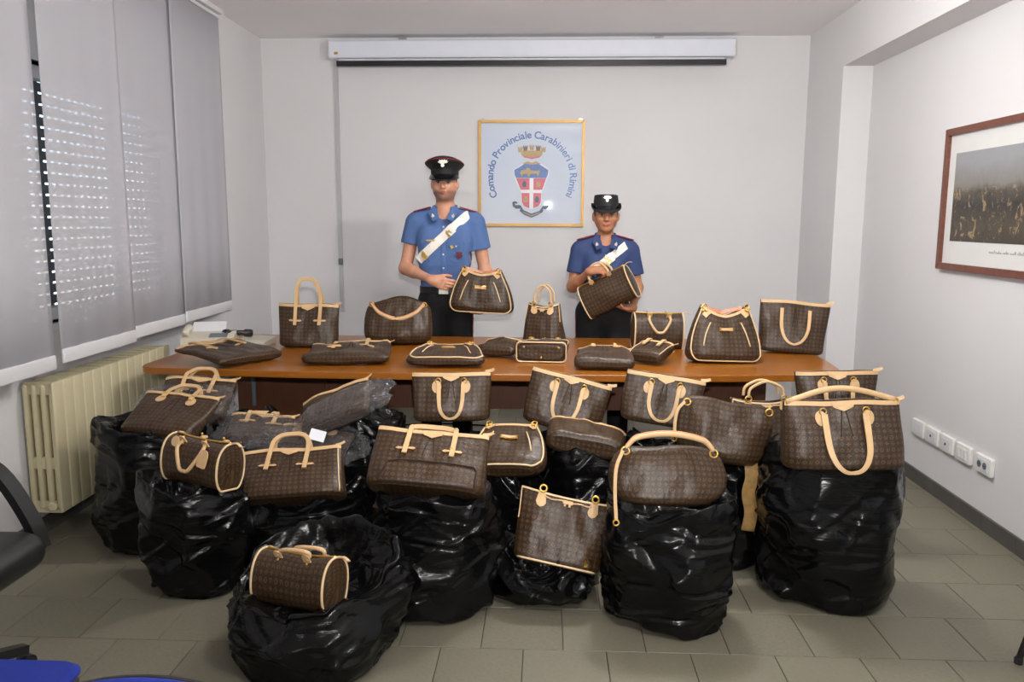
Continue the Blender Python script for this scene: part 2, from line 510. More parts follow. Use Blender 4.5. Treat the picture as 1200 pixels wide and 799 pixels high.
t.link(tr_.outputs[0], ms_.inputs[1]); t.link(g_.outputs[0], ms_.inputs[2]); t.link(ms_.outputs[0], t.out.inputs[0]); M_glass = t.m
for (a, b) in ((WY0+.06, 4.60), (4.66, WY1-.06)):
    obj('pane', box(XL-.102, XL-.098, a, b, WZ0+.06, WZ1-.06), M_glass, gd)
struct('trim_5', box(XL-.2, XL+.012, WY0-.05, WY1+.05, WZ1, WZ1+.22), M_white)["label"] = 'cream shutter box above the window'

# panel blinds on a ceiling track
PB = [(2.57, 3.457, -2.175, .813, 'leftmost fabric panel, cut off by the photo edge'), (3.513, 4.17, -2.175, .830, 'fabric panel right of the open gap'),
      (4.07, 4.90, -2.193, .843, 'third fabric panel from the left'), (4.785, 5.50, -2.175, .856, 'fabric panel nearest the back wall')]
vb = empty('panel_blind', (-2.18, 4.0, .81)); tag(vb, 'white panel blind of four overlapping fabric panels over the left window', 'blind')
for (y0, y1, x, z0, lab) in PB:
    w = y1-y0; zt = ZC-.035-z0
    n = 24; V, F = [], []
    for k in range(n+1):
        yy = -w/2+w*k/n; bow = .004*math.sin(k*.9+x*50)
        for z in (0.062, .5, 1.0, 1.5, zt): V.append((bow*(1-z/zt)+.0, yy, z))
    for k in range(n):
        for j in range(4): F.append((k*5+j, (k+1)*5+j, (k+1)*5+j+1, k*5+j+1))
    p = obj('blind_panel', (V, F), M_blind, vb, True); p.location = (x+2.18, (y0+y1)/2-4.0, z0-.81); p['label'] = lab
    sm = p.modifiers.new('thickness', 'SOLIDIFY'); sm.thickness = .0012
    obj('hem_bar', rbox(.016, w, .066, .006), M_white, p, True, angle=40)
    obj('top_carrier', box(-.01, .01, -w/2, w/2, zt-.02, zt), M_white, p)
trk = obj('ceiling_track', box(-.035, .04, -1.5, 1.50, ZC-.84, ZC-.811), M_white, vb)

# radiator
rd = empty('radiator', (-2.285, 3.47, .13)); tag(rd, 'cream column radiator on the wall below the blinds', 'radiator')
rh = .63
sec = []
for xx in (-.062, -.022, .02, .06):
    sec.append(xf(rbox(.024, .066, rh-.05, .009), Matrix.Translation((xx, 0, .025))))
for z in (0, rh*.33, rh-.075):
    sec.append(box(-.066, .066, -.022, .022, z+.005, z+.06))
sec.append(xf(rbox(.016, .079, rh-.02, .006), Matrix.Translation((.072, 0, .01))))
g = join(*sec); me = None
for k in range(14):
    if me is None: o = obj('radiator_section', g, M_radi, rd, True, angle=35); me = o.data
    else:
        o = meshobj('radiator_section', me, rd); ed = o.modifiers.new('edge', 'EDGE_SPLIT'); ed.split_angle = R(35)
    o.location = (0, .041+.0815*k, 0)
obj('end_plug', xf(lathe([(.022, 0), (.022, .012), (.014, .016)], 16), Matrix.Translation((.035, 0.006, .04)) @ Matrix.Rotation(R(90), 4, 'X')), M_radi, rd)
for (by, bz) in ((.3, .1), (.8, .1), (.3, .5), (.8, .5)): obj('wall_bracket', box(-.089, -.05, by, by+.03, bz, bz+.04), M_radi, rd)

# projection screen on the back wall
sc0, sc1 = aty(387, 57, YB-.06)[0], aty(860, 60, YB-.06)[0]
zt_, zb_ = 2.80, 2.668
ps = empty('projection_screen', ((sc0+sc1)/2, YB, zb_)); tag(ps, 'long white projection screen case mounted high on the back wall', 'projection screen')
hw = (sc1-sc0)/2; dh = zt_-zb_
prof = [(-.005, 0), (-.105, .004), (-.112, .02), (-.112, dh-.012), (-.10, dh), (-.005, dh)]
obj('case', prism(prof, -hw+.012, hw-.012, 'x'), M_screenbox, ps)
for s in (-1, 1):
    obj('end_cap', prism([(a*1.03, b*1.04-.004) for (a, b) in prof], s*(hw-.012), s*hw, 'x'), M_white, ps)
    obj('bracket', join(box(s*.95-.03, s*.95+.03, -.10, -.003, dh, dh+.012), box(s*.95-.012, s*.95+.012, -.07, -.03, dh+.012, dh+.018)), M_chrome, ps)
obj('bottom_bar', join(box(-hw+.05, hw-.055, -.085, -.045, -.052, -.014)), M_blackpl, ps)
obj('screen_cloth', box(-hw+.06, hw-.065, -.062, -.058, -.03, .02), M_white, ps)
obj('sticker', prism(rrect(.03, .018, .006), -.1135, -.112, 'y'), M_gold, ps).location = (-hw+.055, 0, .035)
# cable duct with a switch
cx = aty(397, 200, YB)[0]
cd = empty('cable_duct', (cx, YB, .75)); tag(cd, 'thin white cable duct running down the back wall with a switch', 'cable duct')
obj('duct', box(-.016, .016, -.014, -.001, 0, 1.92), mat('duct_plastic', srgb(186, 186, 188), .5, var=.03), cd)
obj('switch_box', xf(rbox(.034, .03, .05, .006), Matrix.Translation((0, -.015, .375))), M_greyplastic, cd, True, angle=40)

# framed crest
fl, fr_, ft, fb = aty(561, 200, YB)[0], aty(684.5, 200, YB)[0], aty(620, 141, YB)[2], aty(620, 265, YB)[2]
fw, fh = (fr_-fl), (ft-fb)
cf = empty('framed_crest', ((fl+fr_)/2, YB, (ft+fb)/2)); tag(cf, 'gold framed blue crest poster with curved lettering between the two officers', 'framed crest')
bw = .020
fo = [(-fw/2, -fh/2), (fw/2, -fh/2), (fw/2, fh/2), (-fw/2, fh/2)]
for k in range(4):
    (a, b), (c, d) = fo[k], fo[(k+1) % 4]
    ia, ib = a-math.copysign(bw, a), b-math.copysign(bw, b); ic, id_ = c-math.copysign(bw, c), d-math.copysign(bw, d)
    obj('frame_bar', prism([(a, b), (c, d), (ic, id_), (ia, ib)], -.004, -.028, 'y', .003), M_goldframe, cf)
t = NT('poster_print')
n = t.noise(1.6, 3, .5, t.coord('Object'))
t.link(t.ramp(n, [(.3, srgb(206, 218, 236)), (.75, srgb(222, 228, 238))]), t.b.inputs['Base Color']); t.b.inputs['Roughness'].default_value = .025
t.b.inputs['Specular IOR Level'].default_value = .12
poster = obj('poster', box(-fw/2+.008, fw/2-.008, -.012, -.003, -fh/2+.008, fh/2-.008), t.m, cf)
for s in (-1, 1): obj('hook', box(s*fw*.46-.01, s*fw*.46+.01, -.012, -.002, fh/2, fh/2+.012), M_chrome, cf)
ink = mat('blue_ink', srgb(72, 104, 168), .35, var=.03)
PX = fw/124.0       # one photo pixel on the poster
yq = [-.0125]
def flat(name, poly, m, lift=0.0):
    yq[0] -= .00025
    return obj(name, prism([((x-622.5)*PX, -(y-203)*PX) for (x, y) in poly], yq[0], yq[0]-.0002, 'y'), m, poster)
# lettering on an arc
def text_mesh(body, size):
    cu = bpy.data.curves.new('glyph', 'FONT'); cu.body = body; cu.size = size; cu.align_x = 'LEFT'
    cu.extrude = .0001; cu.offset = size*.018
    ob = bpy.data.objects.new('glyph', cu); COL.objects.link(ob)
    dg = bpy.context.evaluated_depsgraph_get(); dg.update()
    me = ob.evaluated_get(dg).to_mesh()
    V = [tuple(v.co) for v in me.vertices]; F = [tuple(p.vertices) for p in me.polygons]
    ob.evaluated_get(dg).to_mesh_clear()
    bpy.data.objects.remove(ob); bpy.data.curves.remove(cu)
    return V, F
txt = 'Comando Provinciale Carabinieri di Rimini'
size = 11.6*PX; gl = {}
adv = []
for ch in txt:
    if ch == ' ': adv.append(size*.30); continue
    if ch not in gl: gl[ch] = text_mesh(ch, size)
    xs = [v[0] for v in gl[ch][0]]; adv.append(max(xs)+size*.075)
tot = sum(adv); rad = 45.2*PX; cz_ = -(207.5-203)*PX; a_span = R(236)
parts_ = []; s = 0
for ch, ad in zip(txt, adv):
    if ch != ' ':
        th = math.pi/2+a_span/2-(s+ad/2)/tot*a_span
        M = Matrix.Translation((0.3*PX+rad*math.cos(th), -.0133, cz_+rad*math.sin(th))) @ Matrix.Rotation(-(th-math.pi/2), 4, 'Y') @ Matrix.Translation((-ad/2, 0, 0)) @ Matrix.Rotation(R(90), 4, 'X')
        parts_.append(xf(gl[ch], M))
    s += ad
obj('lettering', join(*parts_), ink, poster)
c_gold = mat('crest_gold', srgb(176, 150, 96), .4, var=.2, scale=60); c_brown = mat('crest_brown', srgb(120, 92, 66), .4, var=.25, scale=80)
c_blue = mat('crest_blue', srgb(84, 116, 176), .4, var=.15, scale=50); c_red = mat('crest_red', srgb(206, 92, 112), .4, var=.12, scale=60)
c_white = mat('crest_white', srgb(236, 236, 240), .4, var=.03); c_dark = mat('crest_ribbon', srgb(72, 84, 108), .4, var=.25, scale=70)
flat('crown_band', [(611, 181.5), (614, 184.5), (623, 186), (632, 184.5), (635, 181.5), (636.5, 176.5), (609.5, 176.5)], c_gold)
flat('crown_lining', [(613.5, 184), (623, 186.3), (632.5, 184), (632, 182.5), (623, 184.4), (614, 182.5)], c_red)
for k, (x, y) in enumerate(((609.5, 172.4), (615.5, 170.8), (623, 170), (630.5, 170.8), (636.5, 172.4))):
    flat('crown_tower', [(x-2.3, y+6), (x-2.9, y), (x-1.4, y), (x-1.4, y+1.4), (x-.6, y+1.4), (x-.6, y), (x+.6, y), (x+.6, y+1.4), (x+1.4, y+1.4), (x+1.4, y), (x+2.9, y), (x+2.3, y+6)], c_brown if k % 2 else c_gold)
flat('shield_edge', [(614, 190.5), (618, 188.6), (623, 189.8), (628, 188.6), (632, 190.5), (637, 194), (643.6, 198.2), (643, 204), (640, 213), (636.5, 221.5), (635, 224), (634.6, 236), (632, 241), (623, 244.3), (614, 241), (611.2, 236), (610.6, 224), (609.2, 221.5), (604.5, 213), (602, 204), (601.4, 198.2), (609, 194)], c_white)
flat('shield_field', [(614.4, 191.6), (618, 189.8), (623, 191), (628, 189.8), (631.6, 191.6), (636.6, 195), (642.6, 198.8), (642, 204), (640.3, 208), (604.6, 208), (603, 204), (602.4, 198.8), (609.4, 195)], c_blue)
flat('shield_gold', [(612, 191.6), (618, 188.6), (623, 190.2), (628, 188.6), (634, 191.6), (630, 191.8), (623, 192.6), (616, 191.8)], c_gold)
flat('lion', [(609.5, 202), (611, 199), (615, 198.6), (618, 196.2), (620.5, 196.4), (621.5, 199), (628, 200), (632, 198.6), (632.6, 201.4), (631, 205.5), (629.4, 205.6), (629, 202.8), (621.5, 203), (620.4, 206.2), (618.6, 206), (618.2, 203), (613, 203.4), (612, 206), (610.4, 205.8)], c_gold)
flat('quarter', [(604.8, 208.3), (620.6, 208.3), (620.6, 221.6), (610.2, 221.6)], c_red); flat('quarter', [(625.2, 208.3), (640.1, 208.3), (635.6, 221.6), (625.2, 221.6)], c_red)
flat('quarter', [(611.2, 225.4), (620.6, 225.4), (620.6, 243), (614.4, 240.6), (611.8, 236)], c_red); flat('quarter', [(625.2, 225.4), (634.4, 225.4), (634, 236), (631.4, 240.6), (625.2, 243)], c_red)
for (x, y) in ((614.5, 214.6), (631, 214.6), (616.2, 232.6), (629.6, 232.6)):
    flat('charge', [(x-2, y+3.6), (x-2.6, y), (x-1, y-3.6), (x+1.2, y-3.2), (x+2.6, y), (x+1.8, y+3.6)], c_dark if x in (614.5, 629.6) else c_gold)
flat('ribbon', [(600.4, 236.2), (603, 234.8), (606.5, 236), (606.2, 238), (603.6, 237.4), (604.2, 239.6), (609, 239.2), (611, 240.6), (613.4, 245), (623, 249.4), (632.4, 246.2), (636.4, 240.4), (640.6, 240.2), (644, 238), (643.4, 241.8), (639.6, 244.4), (637.4, 243.8), (636.4, 247.6), (630, 251.2), (623, 254), (615, 251), (609.4, 246.8), (609.8, 243.4), (604.6, 243.6), (601, 240.8)], c_dark)
flat('ribbon_light', [(613, 247), (623, 251.2), (633, 247.6), (632.6, 248.8), (623, 252.4), (613.4, 248.2)], c_gold)

# framed print on the right wall
py0, py1, pz0, pz1 = 3.02, 4.49, 1.228, 1.957
fp = empty('framed_print', (XR, (py0+py1)/2, (pz0+pz1)/2), (0, 0, 0)); tag(fp, 'mahogany framed painting print hanging on the right wall', 'framed print')
pw, ph = py1-py0, pz1-pz0; b = .034
fo = [(-pw/2, -ph/2), (pw/2, -ph/2), (pw/2, ph/2), (-pw/2, ph/2)]
for k in range(4):
    (a, c), (d, e) = fo[k], fo[(k+1) % 4]
    I = lambda v: v-math.copysign(b, v)
    obj('frame_bar', prism([(a, c), (d, e), (I(d), I(e)), (I(a), I(c))], -.004, -.03, 'x', .004), M_framewood, fp)
M_mat = mat('print_mount', srgb(224, 224, 222), .25, var=.02)
obj('mount', box(-.012, -.003, -pw/2+.02, pw/2-.02, -ph/2+.02, ph/2-.02), M_mat, fp)
t = NT('painting_print')
v = t.coord('Object'); sx = t.node('ShaderNodeSeparateXYZ'); t.link(v, sx.inputs[0])
z01 = t.math('ADD', t.math('DIVIDE', sx.outputs[2], .44), .5)
nz = t.noise(9, 6, .7, v, .8); n2 = t.noise(17, 5, .7, t.coord('Object', (1, 1.2, .8)), 1.2)
h = t.math('ADD', z01, t.math('MULTIPLY', t.math('SUBTRACT', nz, .5), .22))
c = t.ramp(h, [(.02, srgb(60, 52, 40)), (.2, srgb(74, 64, 48)), (.42, srgb(44, 38, 32)), (.58, srgb(84, 76, 66)), (.66, srgb(128, 124, 118)), (.92, srgb(150, 152, 156))])
blob = t.math('MULTIPLY', t.math('GREATER_THAN', n2, .58), t.math('LESS_THAN', z01, .62))
c = t.mix(t.math('MULTIPLY', blob, .55), c, srgb(188, 160, 120))
dk = t.math('MULTIPLY', t.math('LESS_THAN', n2, .42), t.math('LESS_THAN', z01, .6))
c = t.mix(t.math('MULTIPLY', dk, .5), c, srgb(28, 24, 22))
t.link(c, t.b.inputs['Base Color']); t.b.inputs['Roughness'].default_value = .3
obj('print', box(-.0135, -.0115, -pw/2+.10, pw/2-.10, -.215, .235), t.m, fp)
ink2 = mat('grey_ink', srgb(150, 146, 140), .6, var=.05)
# faint caption script under the print: small pen strokes
cp = []
rr = random.Random(3)
for k in range(46):
    yy = .25-.0085*k*1.0+rr.uniform(-.001, .001); hh = rr.choice((.006, .008, .014)) if k % 7 else .0
    if hh: cp.append(box(-.0135, -.0118, yy-.0022, yy+.0004, -.263, -.263+hh)); cp.append(box(-.0135, -.0118, yy-.006, yy, -.2632, -.2618))
obj('caption', join(*cp), ink2, fp)
obj('hook', box(-.012, -.002, -.2, -.185, ph/2, ph/2+.014), M_chrome, fp)

# wall sockets
M_plate = mat('socket_plate', srgb(232, 232, 228), .35, var=.02)
M_hole = M_dark
ods = [(4.565, 'blank', 'blank white socket plate, farthest of the row on the right wall'), (4.40, 'data', 'white wall plate with one small dark port, second farthest in the row'),
       (4.235, 'data2', 'white wall plate in the middle of the row of five'), (4.065, 'switch', 'white wall plate with three rocker switches'), (3.87, 'socket', 'larger white power socket plate nearest the camera')]
for (y, kind, lab) in ods:
    o = empty('wall_plate', (XR, y, .32)); tag(o, lab, 'socket', 'row of wall plates on the right wall')
    w = .145 if kind != 'socket' else .15
    obj('plate', xf(rbox(.09, w, .022, .006), Matrix.Translation((0, 0, 0)) @ Matrix.Rotation(R(-90), 4, 'Y')), M_plate, o, True, angle=40)
    obj('module', box(-.0245, -.021, -w*.33, w*.33, -.027, .027), M_white, o)
    if kind in ('data', 'data2'): obj('port', box(-.0255, -.024, -.007, .007, -.006, .006), M_hole, o)
    if kind == 'switch':
        for k in (-1, 0, 1): obj('rocker', xf(rbox(.004, .026, .05, .0015), Matrix.Translation((-.0255, k*.03, -.025))), M_plate, o)
    if kind == 'socket':
        for k in (-.024, .024):
            m_ = obj('outlet', xf(lathe([(.017, 0), (.017, .002)], 16), Matrix.Translation((-.0245, k, 0)) @ Matrix.Rotation(R(-90), 4, 'Y')), M_greyplastic, o)
            for j in (-1, 1): obj('pin_hole', box(-.0275, -.026, k+j*.007-.0025, k+j*.007+.0025, -.0025, .0025), M_hole, m_)

# ceiling lamps (above and behind the photographer's view)
t = NT('lamp_diffuser'); t.b.inputs['Base Color'].default_value = (.9, .9, .9, 1); t.b.inputs['Emission Color'].default_value = (1, .96, .9, 1); t.b.inputs['Emission Strength'].default_value = 2.0
for (lx, ly, lab) in ((.5, 3.7, 'white suspended lamp above the sacks, out of the photo'), (.75, .8, 'white suspended lamp above the photographer, out of the photo')):
    o = empty('ceiling_lamp', (lx, ly, ZC)); tag(o, lab, 'lamp', 'ceiling lamps')
    obj('lamp_rail', box(-.62, .62, -.03, .03, -.345, -.315), M_white, o)
    for s in (-1, 1): obj('tube_light', tube([(-.58, s*.05, -.345), (.58, s*.05, -.345)], .013, 10), t.m, o, True)
    for s in (-1, 1): obj('suspension_rod', tube([(s*.5, 0, -.315), (s*.5, 0, 0)], .005, 6), M_chrome, o)
# ------------------------------------------------------------------ table
TZ = .74
tb = empty('conference_table', (-.28, 4.48, 0)); tag(tb, 'long cherry veneer conference table covered with handbags', 'table')
def rounded(poly, rads, n=6):
    out = []; N = len(poly)
    for i in range(N):
        p = np.array(poly[i]); a = np.array(poly[i-1])-p; b = np.array(poly[(i+1) % N])-p; r = rads[i]
        if r <= 0: out.append(tuple(p)); continue
        pa = p+a/np.linalg.norm(a)*r; pb = p+b/np.linalg.norm(b)*r
        for k in range(n+1):
            t = k/n; out.append(tuple((1-t)**2*pa+2*t*(1-t)*p+t*t*pb))
    return out
outline = rounded([(-2.06, 3.93), (-1.2, 3.865), (-.3, 3.85), (.6, 3.87), (1.47, 3.95), (1.52, 4.5), (1.40, 5.1), (-2.03, 5.12)], [.10, 0, 0, 0, .17, .25, .2, .15])
obj('tabletop', prism([(x+.28, y-4.48) for (x, y) in outline], TZ-.034, TZ, 'z', .004), M_wood, tb)
for (x0, x1) in ((-1.72, -1.23), (.72, 1.2)):
    lg = obj('leg_panel', box(x0+.28, x1+.28, -.10, -.06, 0, TZ-.034), M_woodv, tb)
    obj('leg_panel', box((x0+x1)/2+.28-.02, (x0+x1)/2+.28+.02, -.06, .5, 0.0, TZ-.034), M_woodv, tb)
    obj('foot', box(x0+.28-.01, x1+.28+.01, -.13, -.03, 0, .04), M_blackpl, tb)
obj('modesty_panel', box(-1.23+.28, .72+.28, -.085, -.065, .44, TZ-.034), M_woodv, tb)
obj('cable_riser', tube([(-1.62+.28, -.125, .45), (-1.62+.28, -.125, .7)], .012, 10, 4), M_greyplastic, tb)
for bx in (-.98, .8): obj('fixing_bracket', box(bx, bx+.05, -.11, -.085, .62, .70), M_chrome, tb)
tag(obj('power_cable', tube([(-1.28, 4.62, .012), (-1.22, 4.75, .10), (-1.0, 4.95, .17), (-.7, 5.02, .19), (-.2, 5.0, .16), (.3, 4.9, .012)], .006, 6, 40), M_blackpl), 'thin black cable looping behind the table leg', 'cable')
bn = empty('waste_bin', (-1.93, 4.92, 0)); tag(bn, 'white plastic bin standing on the floor behind the table leg', 'bin')
obj('bin_body', lathe([(.0, .0), (.13, 0), (.15, .3), (.165, .52), (.155, .52), (.14, .3), (.12, .012), (0, .012)], 28, False), M_white, bn, True, angle=40)
obj('bin_rim', tube([(.163*math.cos(k*.2618), .163*math.sin(k*.2618), .52) for k in range(24)], .008, 6, closed=True), M_white, bn, True)

# fax telephone on the table
ft_ = aty(262, 409, 4.62); fx = empty('fax_telephone', (float(ft_[0])-.06, 4.62, TZ), (0, 0, R(14))); tag(fx, 'cream fax telephone at the left end of the table', 'telephone')
M_cream = mat('cream_plastic', srgb(214, 208, 190), .4, var=.03)
obj('base', prism([(-.11, 0), (.12, 0), (.12, .05), (.03, .085), (-.11, .06)], -.16, .13, 'x'), M_cream, fx)
obj('paper_tray', xf(rbox(.19, .12, .012, .004), Matrix.Translation((-.03, .09, .085)) @ Matrix.Rotation(R(38), 4, 'X')), M_white, fx)
obj('keypad', xf(rbox(.10, .07, .008, .002), Matrix.Translation((.04, -.055, .066)) @ Matrix.Rotation(R(11), 4, 'X')), M_greyplastic, fx)
obj('handset', tube([(-.135, -.09, .085), (-.135, -.06, .1), (-.135, .05, .108), (-.135, .085, .09)], .019, 10, 16), M_cream, fx, True)
dk = empty('desk_telephone', (float(aty(300, 404, 4.75)[0]), 4.72, TZ), (0, 0, R(-8))); tag(dk, 'low desk telephone with a black handset behind the flat tote', 'telephone')
obj('base', prism([(-.07, 0), (.08, 0), (.08, .04), (-.07, .018)], -.09, .10, 'x'), M_cream, dk)
obj('handset', tube([(-.125, -.11, .075), (-.11, -.06, .072), (-.07, -.02, .068), (-.03, .03, .06)], .019, 10, 16, taper=[1.25]*4+[.85]*8+[1.25]*4), M_blackpl, dk, True)

# ------------------------------------------------------------------ rubbish sacks
def fbm(P, scale, octs=3, seed=0):
    out = np.zeros(len(P))
    for i, p in enumerate(P):
        out[i] = mn.fractal(Vector((p[0]*scale+seed*7.3, p[1]*scale+seed*3.1, p[2]*scale-seed*5.7)), 1.0, 2.1, octs)
    return out
def sack_geo(rx, ry, h, seed, N=168, M=136, top='dish', dish=.08, bulge=.06, creases=70, amp=1.0, pinch=.0, lean=(0, 0), horiz=.25, tilt=0.0, tiltx=0.0, facets=55):
    rs = np.random.RandomState(seed)
    ctrl = [(0.0, 0.0), (.55, 0.0), (.80, .0), (.92, .035), (.985, .14), (1.0+bulge*.5, .32), (1.0+bulge, .52), (1.0+bulge*.4, .72), (.965-pinch*.5, .88), (.90-pinch, .965)]
    if top == 'dish': ctrl += [(.78-pinch, 1.0), (.60, 1.0-dish*.5), (.3, 1.0-dish), (0, 1.0-dish)]
    elif top == 'open': ctrl += [(.93, 1.02), (.88, 1.05), (.80, .98), (.66, .90), (.4, .80), (0, .76)]
    else: ctrl += [(.6, 1.03), (.3, 1.07), (.12, 1.10), (0, 1.12)]
    C = smooth_path([(a, b, 0) for a, b in ctrl], 220)[:, :2]
    d = np.r_[0, np.cumsum(np.hypot(np.diff(C[:, 0])*rx, np.diff(C[:, 1])*h))]
    s = np.linspace(0, d[-1], M); pr = np.interp(s, d, C[:, 0]); pz = np.interp(s, d, C[:, 1])
    pr = np.maximum(pr, 0); pr[0] = pr[-1] = 0.0
    th = np.linspace(0, 2*np.pi, N, endpoint=False)
    ph = rs.uniform(0, 6.28, 8)
    ang = 1+.035*np.cos(2*th+ph[0])+.03*np.cos(3*th+ph[1])+.02*np.cos(5*th+ph[2])
    TH, PR = np.meshgrid(th, pr); PZ = np.repeat(pz[:, None], N, 1); S = np.repeat(s[:, None], N, 1)
    A = np.repeat(ang[None], M, 0)
    rad = PR*(A+.05*np.sin(3*PZ*3+TH*2+ph[3])*np.clip(PZ*3, 0, 1))
    rm = (rx+ry)/2; disp = np.zeros_like(TH)
    # crisp fold lines on the unrolled film
    for k in range(creases):
        t0 = rs.uniform(0, 2*np.pi); s0 = rs.uniform(.1*d[-1], .95*d[-1])
        al = rs.normal(0, horiz) if rs.rand() < .72 else rs.uniform(-1.3, 1.3)
        L = rs.uniform(.08, .32); w = rs.uniform(.006, .012); a = rs.uniform(.3, 1.0)*rs.choice([-1, 1, 1])*.011*amp
        du = ((TH-t0+np.pi) % (2*np.pi)-np.pi)*rm; dv = S-s0
        u = du*math.cos(al)+dv*math.sin(al); v = -du*math.sin(al)+dv*math.cos(al)
        v = v+u*u*rs.uniform(-1.2, 1.2)
        e = np.exp(-(u/L)**2*2)
        disp += a*e*(np.exp(-np.abs(v)/w)-.6*np.exp(-((v-1.9*w)/(1.6*w))**2))
    X = rad*np.cos(TH)*rx; Y = rad*np.sin(TH)*ry; Z = PZ*h*1.0
    P = np.c_[X.ravel(), Y.ravel(), Z.ravel()]
    n1 = fbm(P, 5.0, 2, seed).reshape(TH.shape); n2 = fbm(P*np.array([1, 1, 2.2]), 14.0, 2, seed+9).reshape(TH.shape)
    tr = np.gradient(pr*rm); tz = np.gradient(pz*h); ln = np.maximum(np.hypot(tr, tz), 1e-9)
    nr, nz = tz/ln, -tr/ln
    fade = np.clip(pr*4, 0, 1); low = np.clip(pz*h/.03, 0, 1)
    def push(X, Y, Z, dd):
        return (X+dd*nr[:, None]*np.cos(TH)*fade[:, None], Y+dd*nr[:, None]*np.sin(TH)*fade[:, None], Z+dd*nz[:, None]*low[:, None]*np.where(pz > .5, 1, .3)[:, None])
    X, Y, Z = push(X, Y, Z, (n1*.017+n2*.004)*amp)
    zz = np.clip(Z/h, 0, 1.3)
    Z = Z+(tilt*Y+tiltx*X)*zz**1.5
    X = X+lean[0]*zz**1.5; Y = Y+lean[1]*zz**1.5
    V = np.c_[X.ravel(), Y.ravel(), Z.ravel()]
    # flat facets where the film is stretched over hard contents
    for _ in range(facets):
        i = rs.randint(int(.12*M), int(.97*M)); k = rs.randint(N); p0 = V[i*N+k]
        nv = np.array([nr[i]*math.cos(th[k]), nr[i]*math.sin(th[k]), nz[i]*(1 if pz[i] > .5 else .4)])+rs.normal(0, .15, 3)
        nv /= np.linalg.norm(nv); off = p0@nv-rs.uniform(.003, .016)
        rr_ = rs.uniform(.09, .17); d2 = ((V-p0)**2).sum(1); m_ = d2 < rr_**2
        ex = np.clip(V[m_]@nv-off, 0, .025)*np.clip(2.0*(1-d2[m_]/rr_**2), 0, 1); V[m_] -= ex[:, None]*nv*.95
    X, Y, Z = push(V[:, 0].reshape(TH.shape), V[:, 1].reshape(TH.shape), V[:, 2].reshape(TH.shape), disp*1.25)
    V = np.c_[X.ravel(), Y.ravel(), np.maximum(Z, 0).ravel()]
    F = []
    for i in range(M-1):
        for k in range(N):
            j = (k+1) % N; F.append((i*N+k, i*N+j, (i+1)*N+j, (i+1)*N+k))
    return V, F
def sack(label, x, y, rx, ry, h, seed, rotz=0, **kw):
    o = obj('rubbish_sack', sack_geo(rx, ry, h, seed, **kw), M_sack, None, True)
    o.location = (x, y, 0.001); o.rotation_euler = (0, 0, rotz)
    return tag(o, label, 'sack', 'black rubbish sacks full of handbags')
S1 = sack('tall narrow black sack beside the radiator', -1.80, 3.52, .255, .22, .60, 11, horiz=.3, pinch=-.03)
S2 = sack('black sack under the barrel bag with a luggage tag', -1.405, 3.08, .212, .19, .49, 12, horiz=.5, lean=(-.02, 0))
S3 = sack('wide black sack under the tote with cross-shaped handle tabs', -1.045, 3.31, .262, .19, .40, 13, horiz=.35)
S4 = sack('low open black sack in the left foreground', -.775, 2.57, .31, .245, .315, 14, top='open', bulge=.1, amp=1.4, creases=90, horiz=.5, tilt=.30, tiltx=.16)
S5 = sack('upright black sack under the tote lying with its base forward', -.425, 2.95, .243, .215, .51, 15, horiz=.25)
S6 = sack('low slumped black sack under the drawstring shopper', .005, 3.06, .218, .19, .215, 16, amp=1.3, bulge=.08)
S7 = sack('upright black sack under the slouchy hobo with braided handle', .468, 2.90, .25, .215, .505, 17, horiz=.12, creases=110, amp=.9)
S8 = sack('big black sack standing alone at the right end', 1.135, 3.14, .272, .25, .615, 18, bulge=.05, amp=.85, creases=90, horiz=.5)
S9 = sack('dark sack with brown parcel tape squeezed beside the right end sack', .79, 3.45, .175, .165, .53, 19, N=110, M=96, amp=.6, bulge=.02)
S10 = sack('black sack behind the drawstring shopper', .20, 3.46, .215, .15, .50, 20, N=110, M=96, horiz=.5)
S11 = sack('puffed shiny black sack in front of the table leg', -.87, 3.72, .205, .17, .60, 21, N=120, M=104, top='mound', horiz=1.0, pinch=.05)
S12 = sack('black sack carrying the tote with looped handle in front of the table', -.43, 3.62, .205, .19, .50, 22, N=120, M=104, horiz=.9, amp=1.4)
S13 = sack('black sack under the tilted tote, third row', .14, 3.80, .25, .13, .48, 23, N=110, M=96, amp=1.4)
S14 = sack('black sack under the curved edge bag in the middle', -.15, 3.385, .18, .13, .47, 24, N=110, M=96, amp=1.3, horiz=.8)
S15 = sack('black sack under the tote in front of the right table leg', .60, 3.79, .22, .15, .49, 25, N=110, M=96)
S16 = sack('black sack behind the film wrapped bags by the table leg', -1.44, 3.72, .16, .14, .60, 26, N=110, M=96, amp=1.3)
S17 = sack('dark sack behind the right end sack, under the rear tote', 1.22, 3.70, .26, .22, .60, 27, N=110, M=96)
# strip of brown parcel tape on one sack
tp = atz(880, 560, .5)
M_tape = mat('parcel_tape', srgb(150, 118, 72), .3, var=.25, scale=40, bump=.4, bscale=60)
tp_pts = [aty(880, 542, 3.20), aty(881, 560, 3.185), aty(877, 578, 3.18), aty(880, 600, 3.185), aty(876, 622, 3.185)]
tag(obj('parcel_tape', strap([tuple(p) for p in tp_pts], .055, .003, (1, .1, 0), 20), M_tape, None, True), 'crumpled strip of brown parcel tape stuck on the dark sack', 'tape')

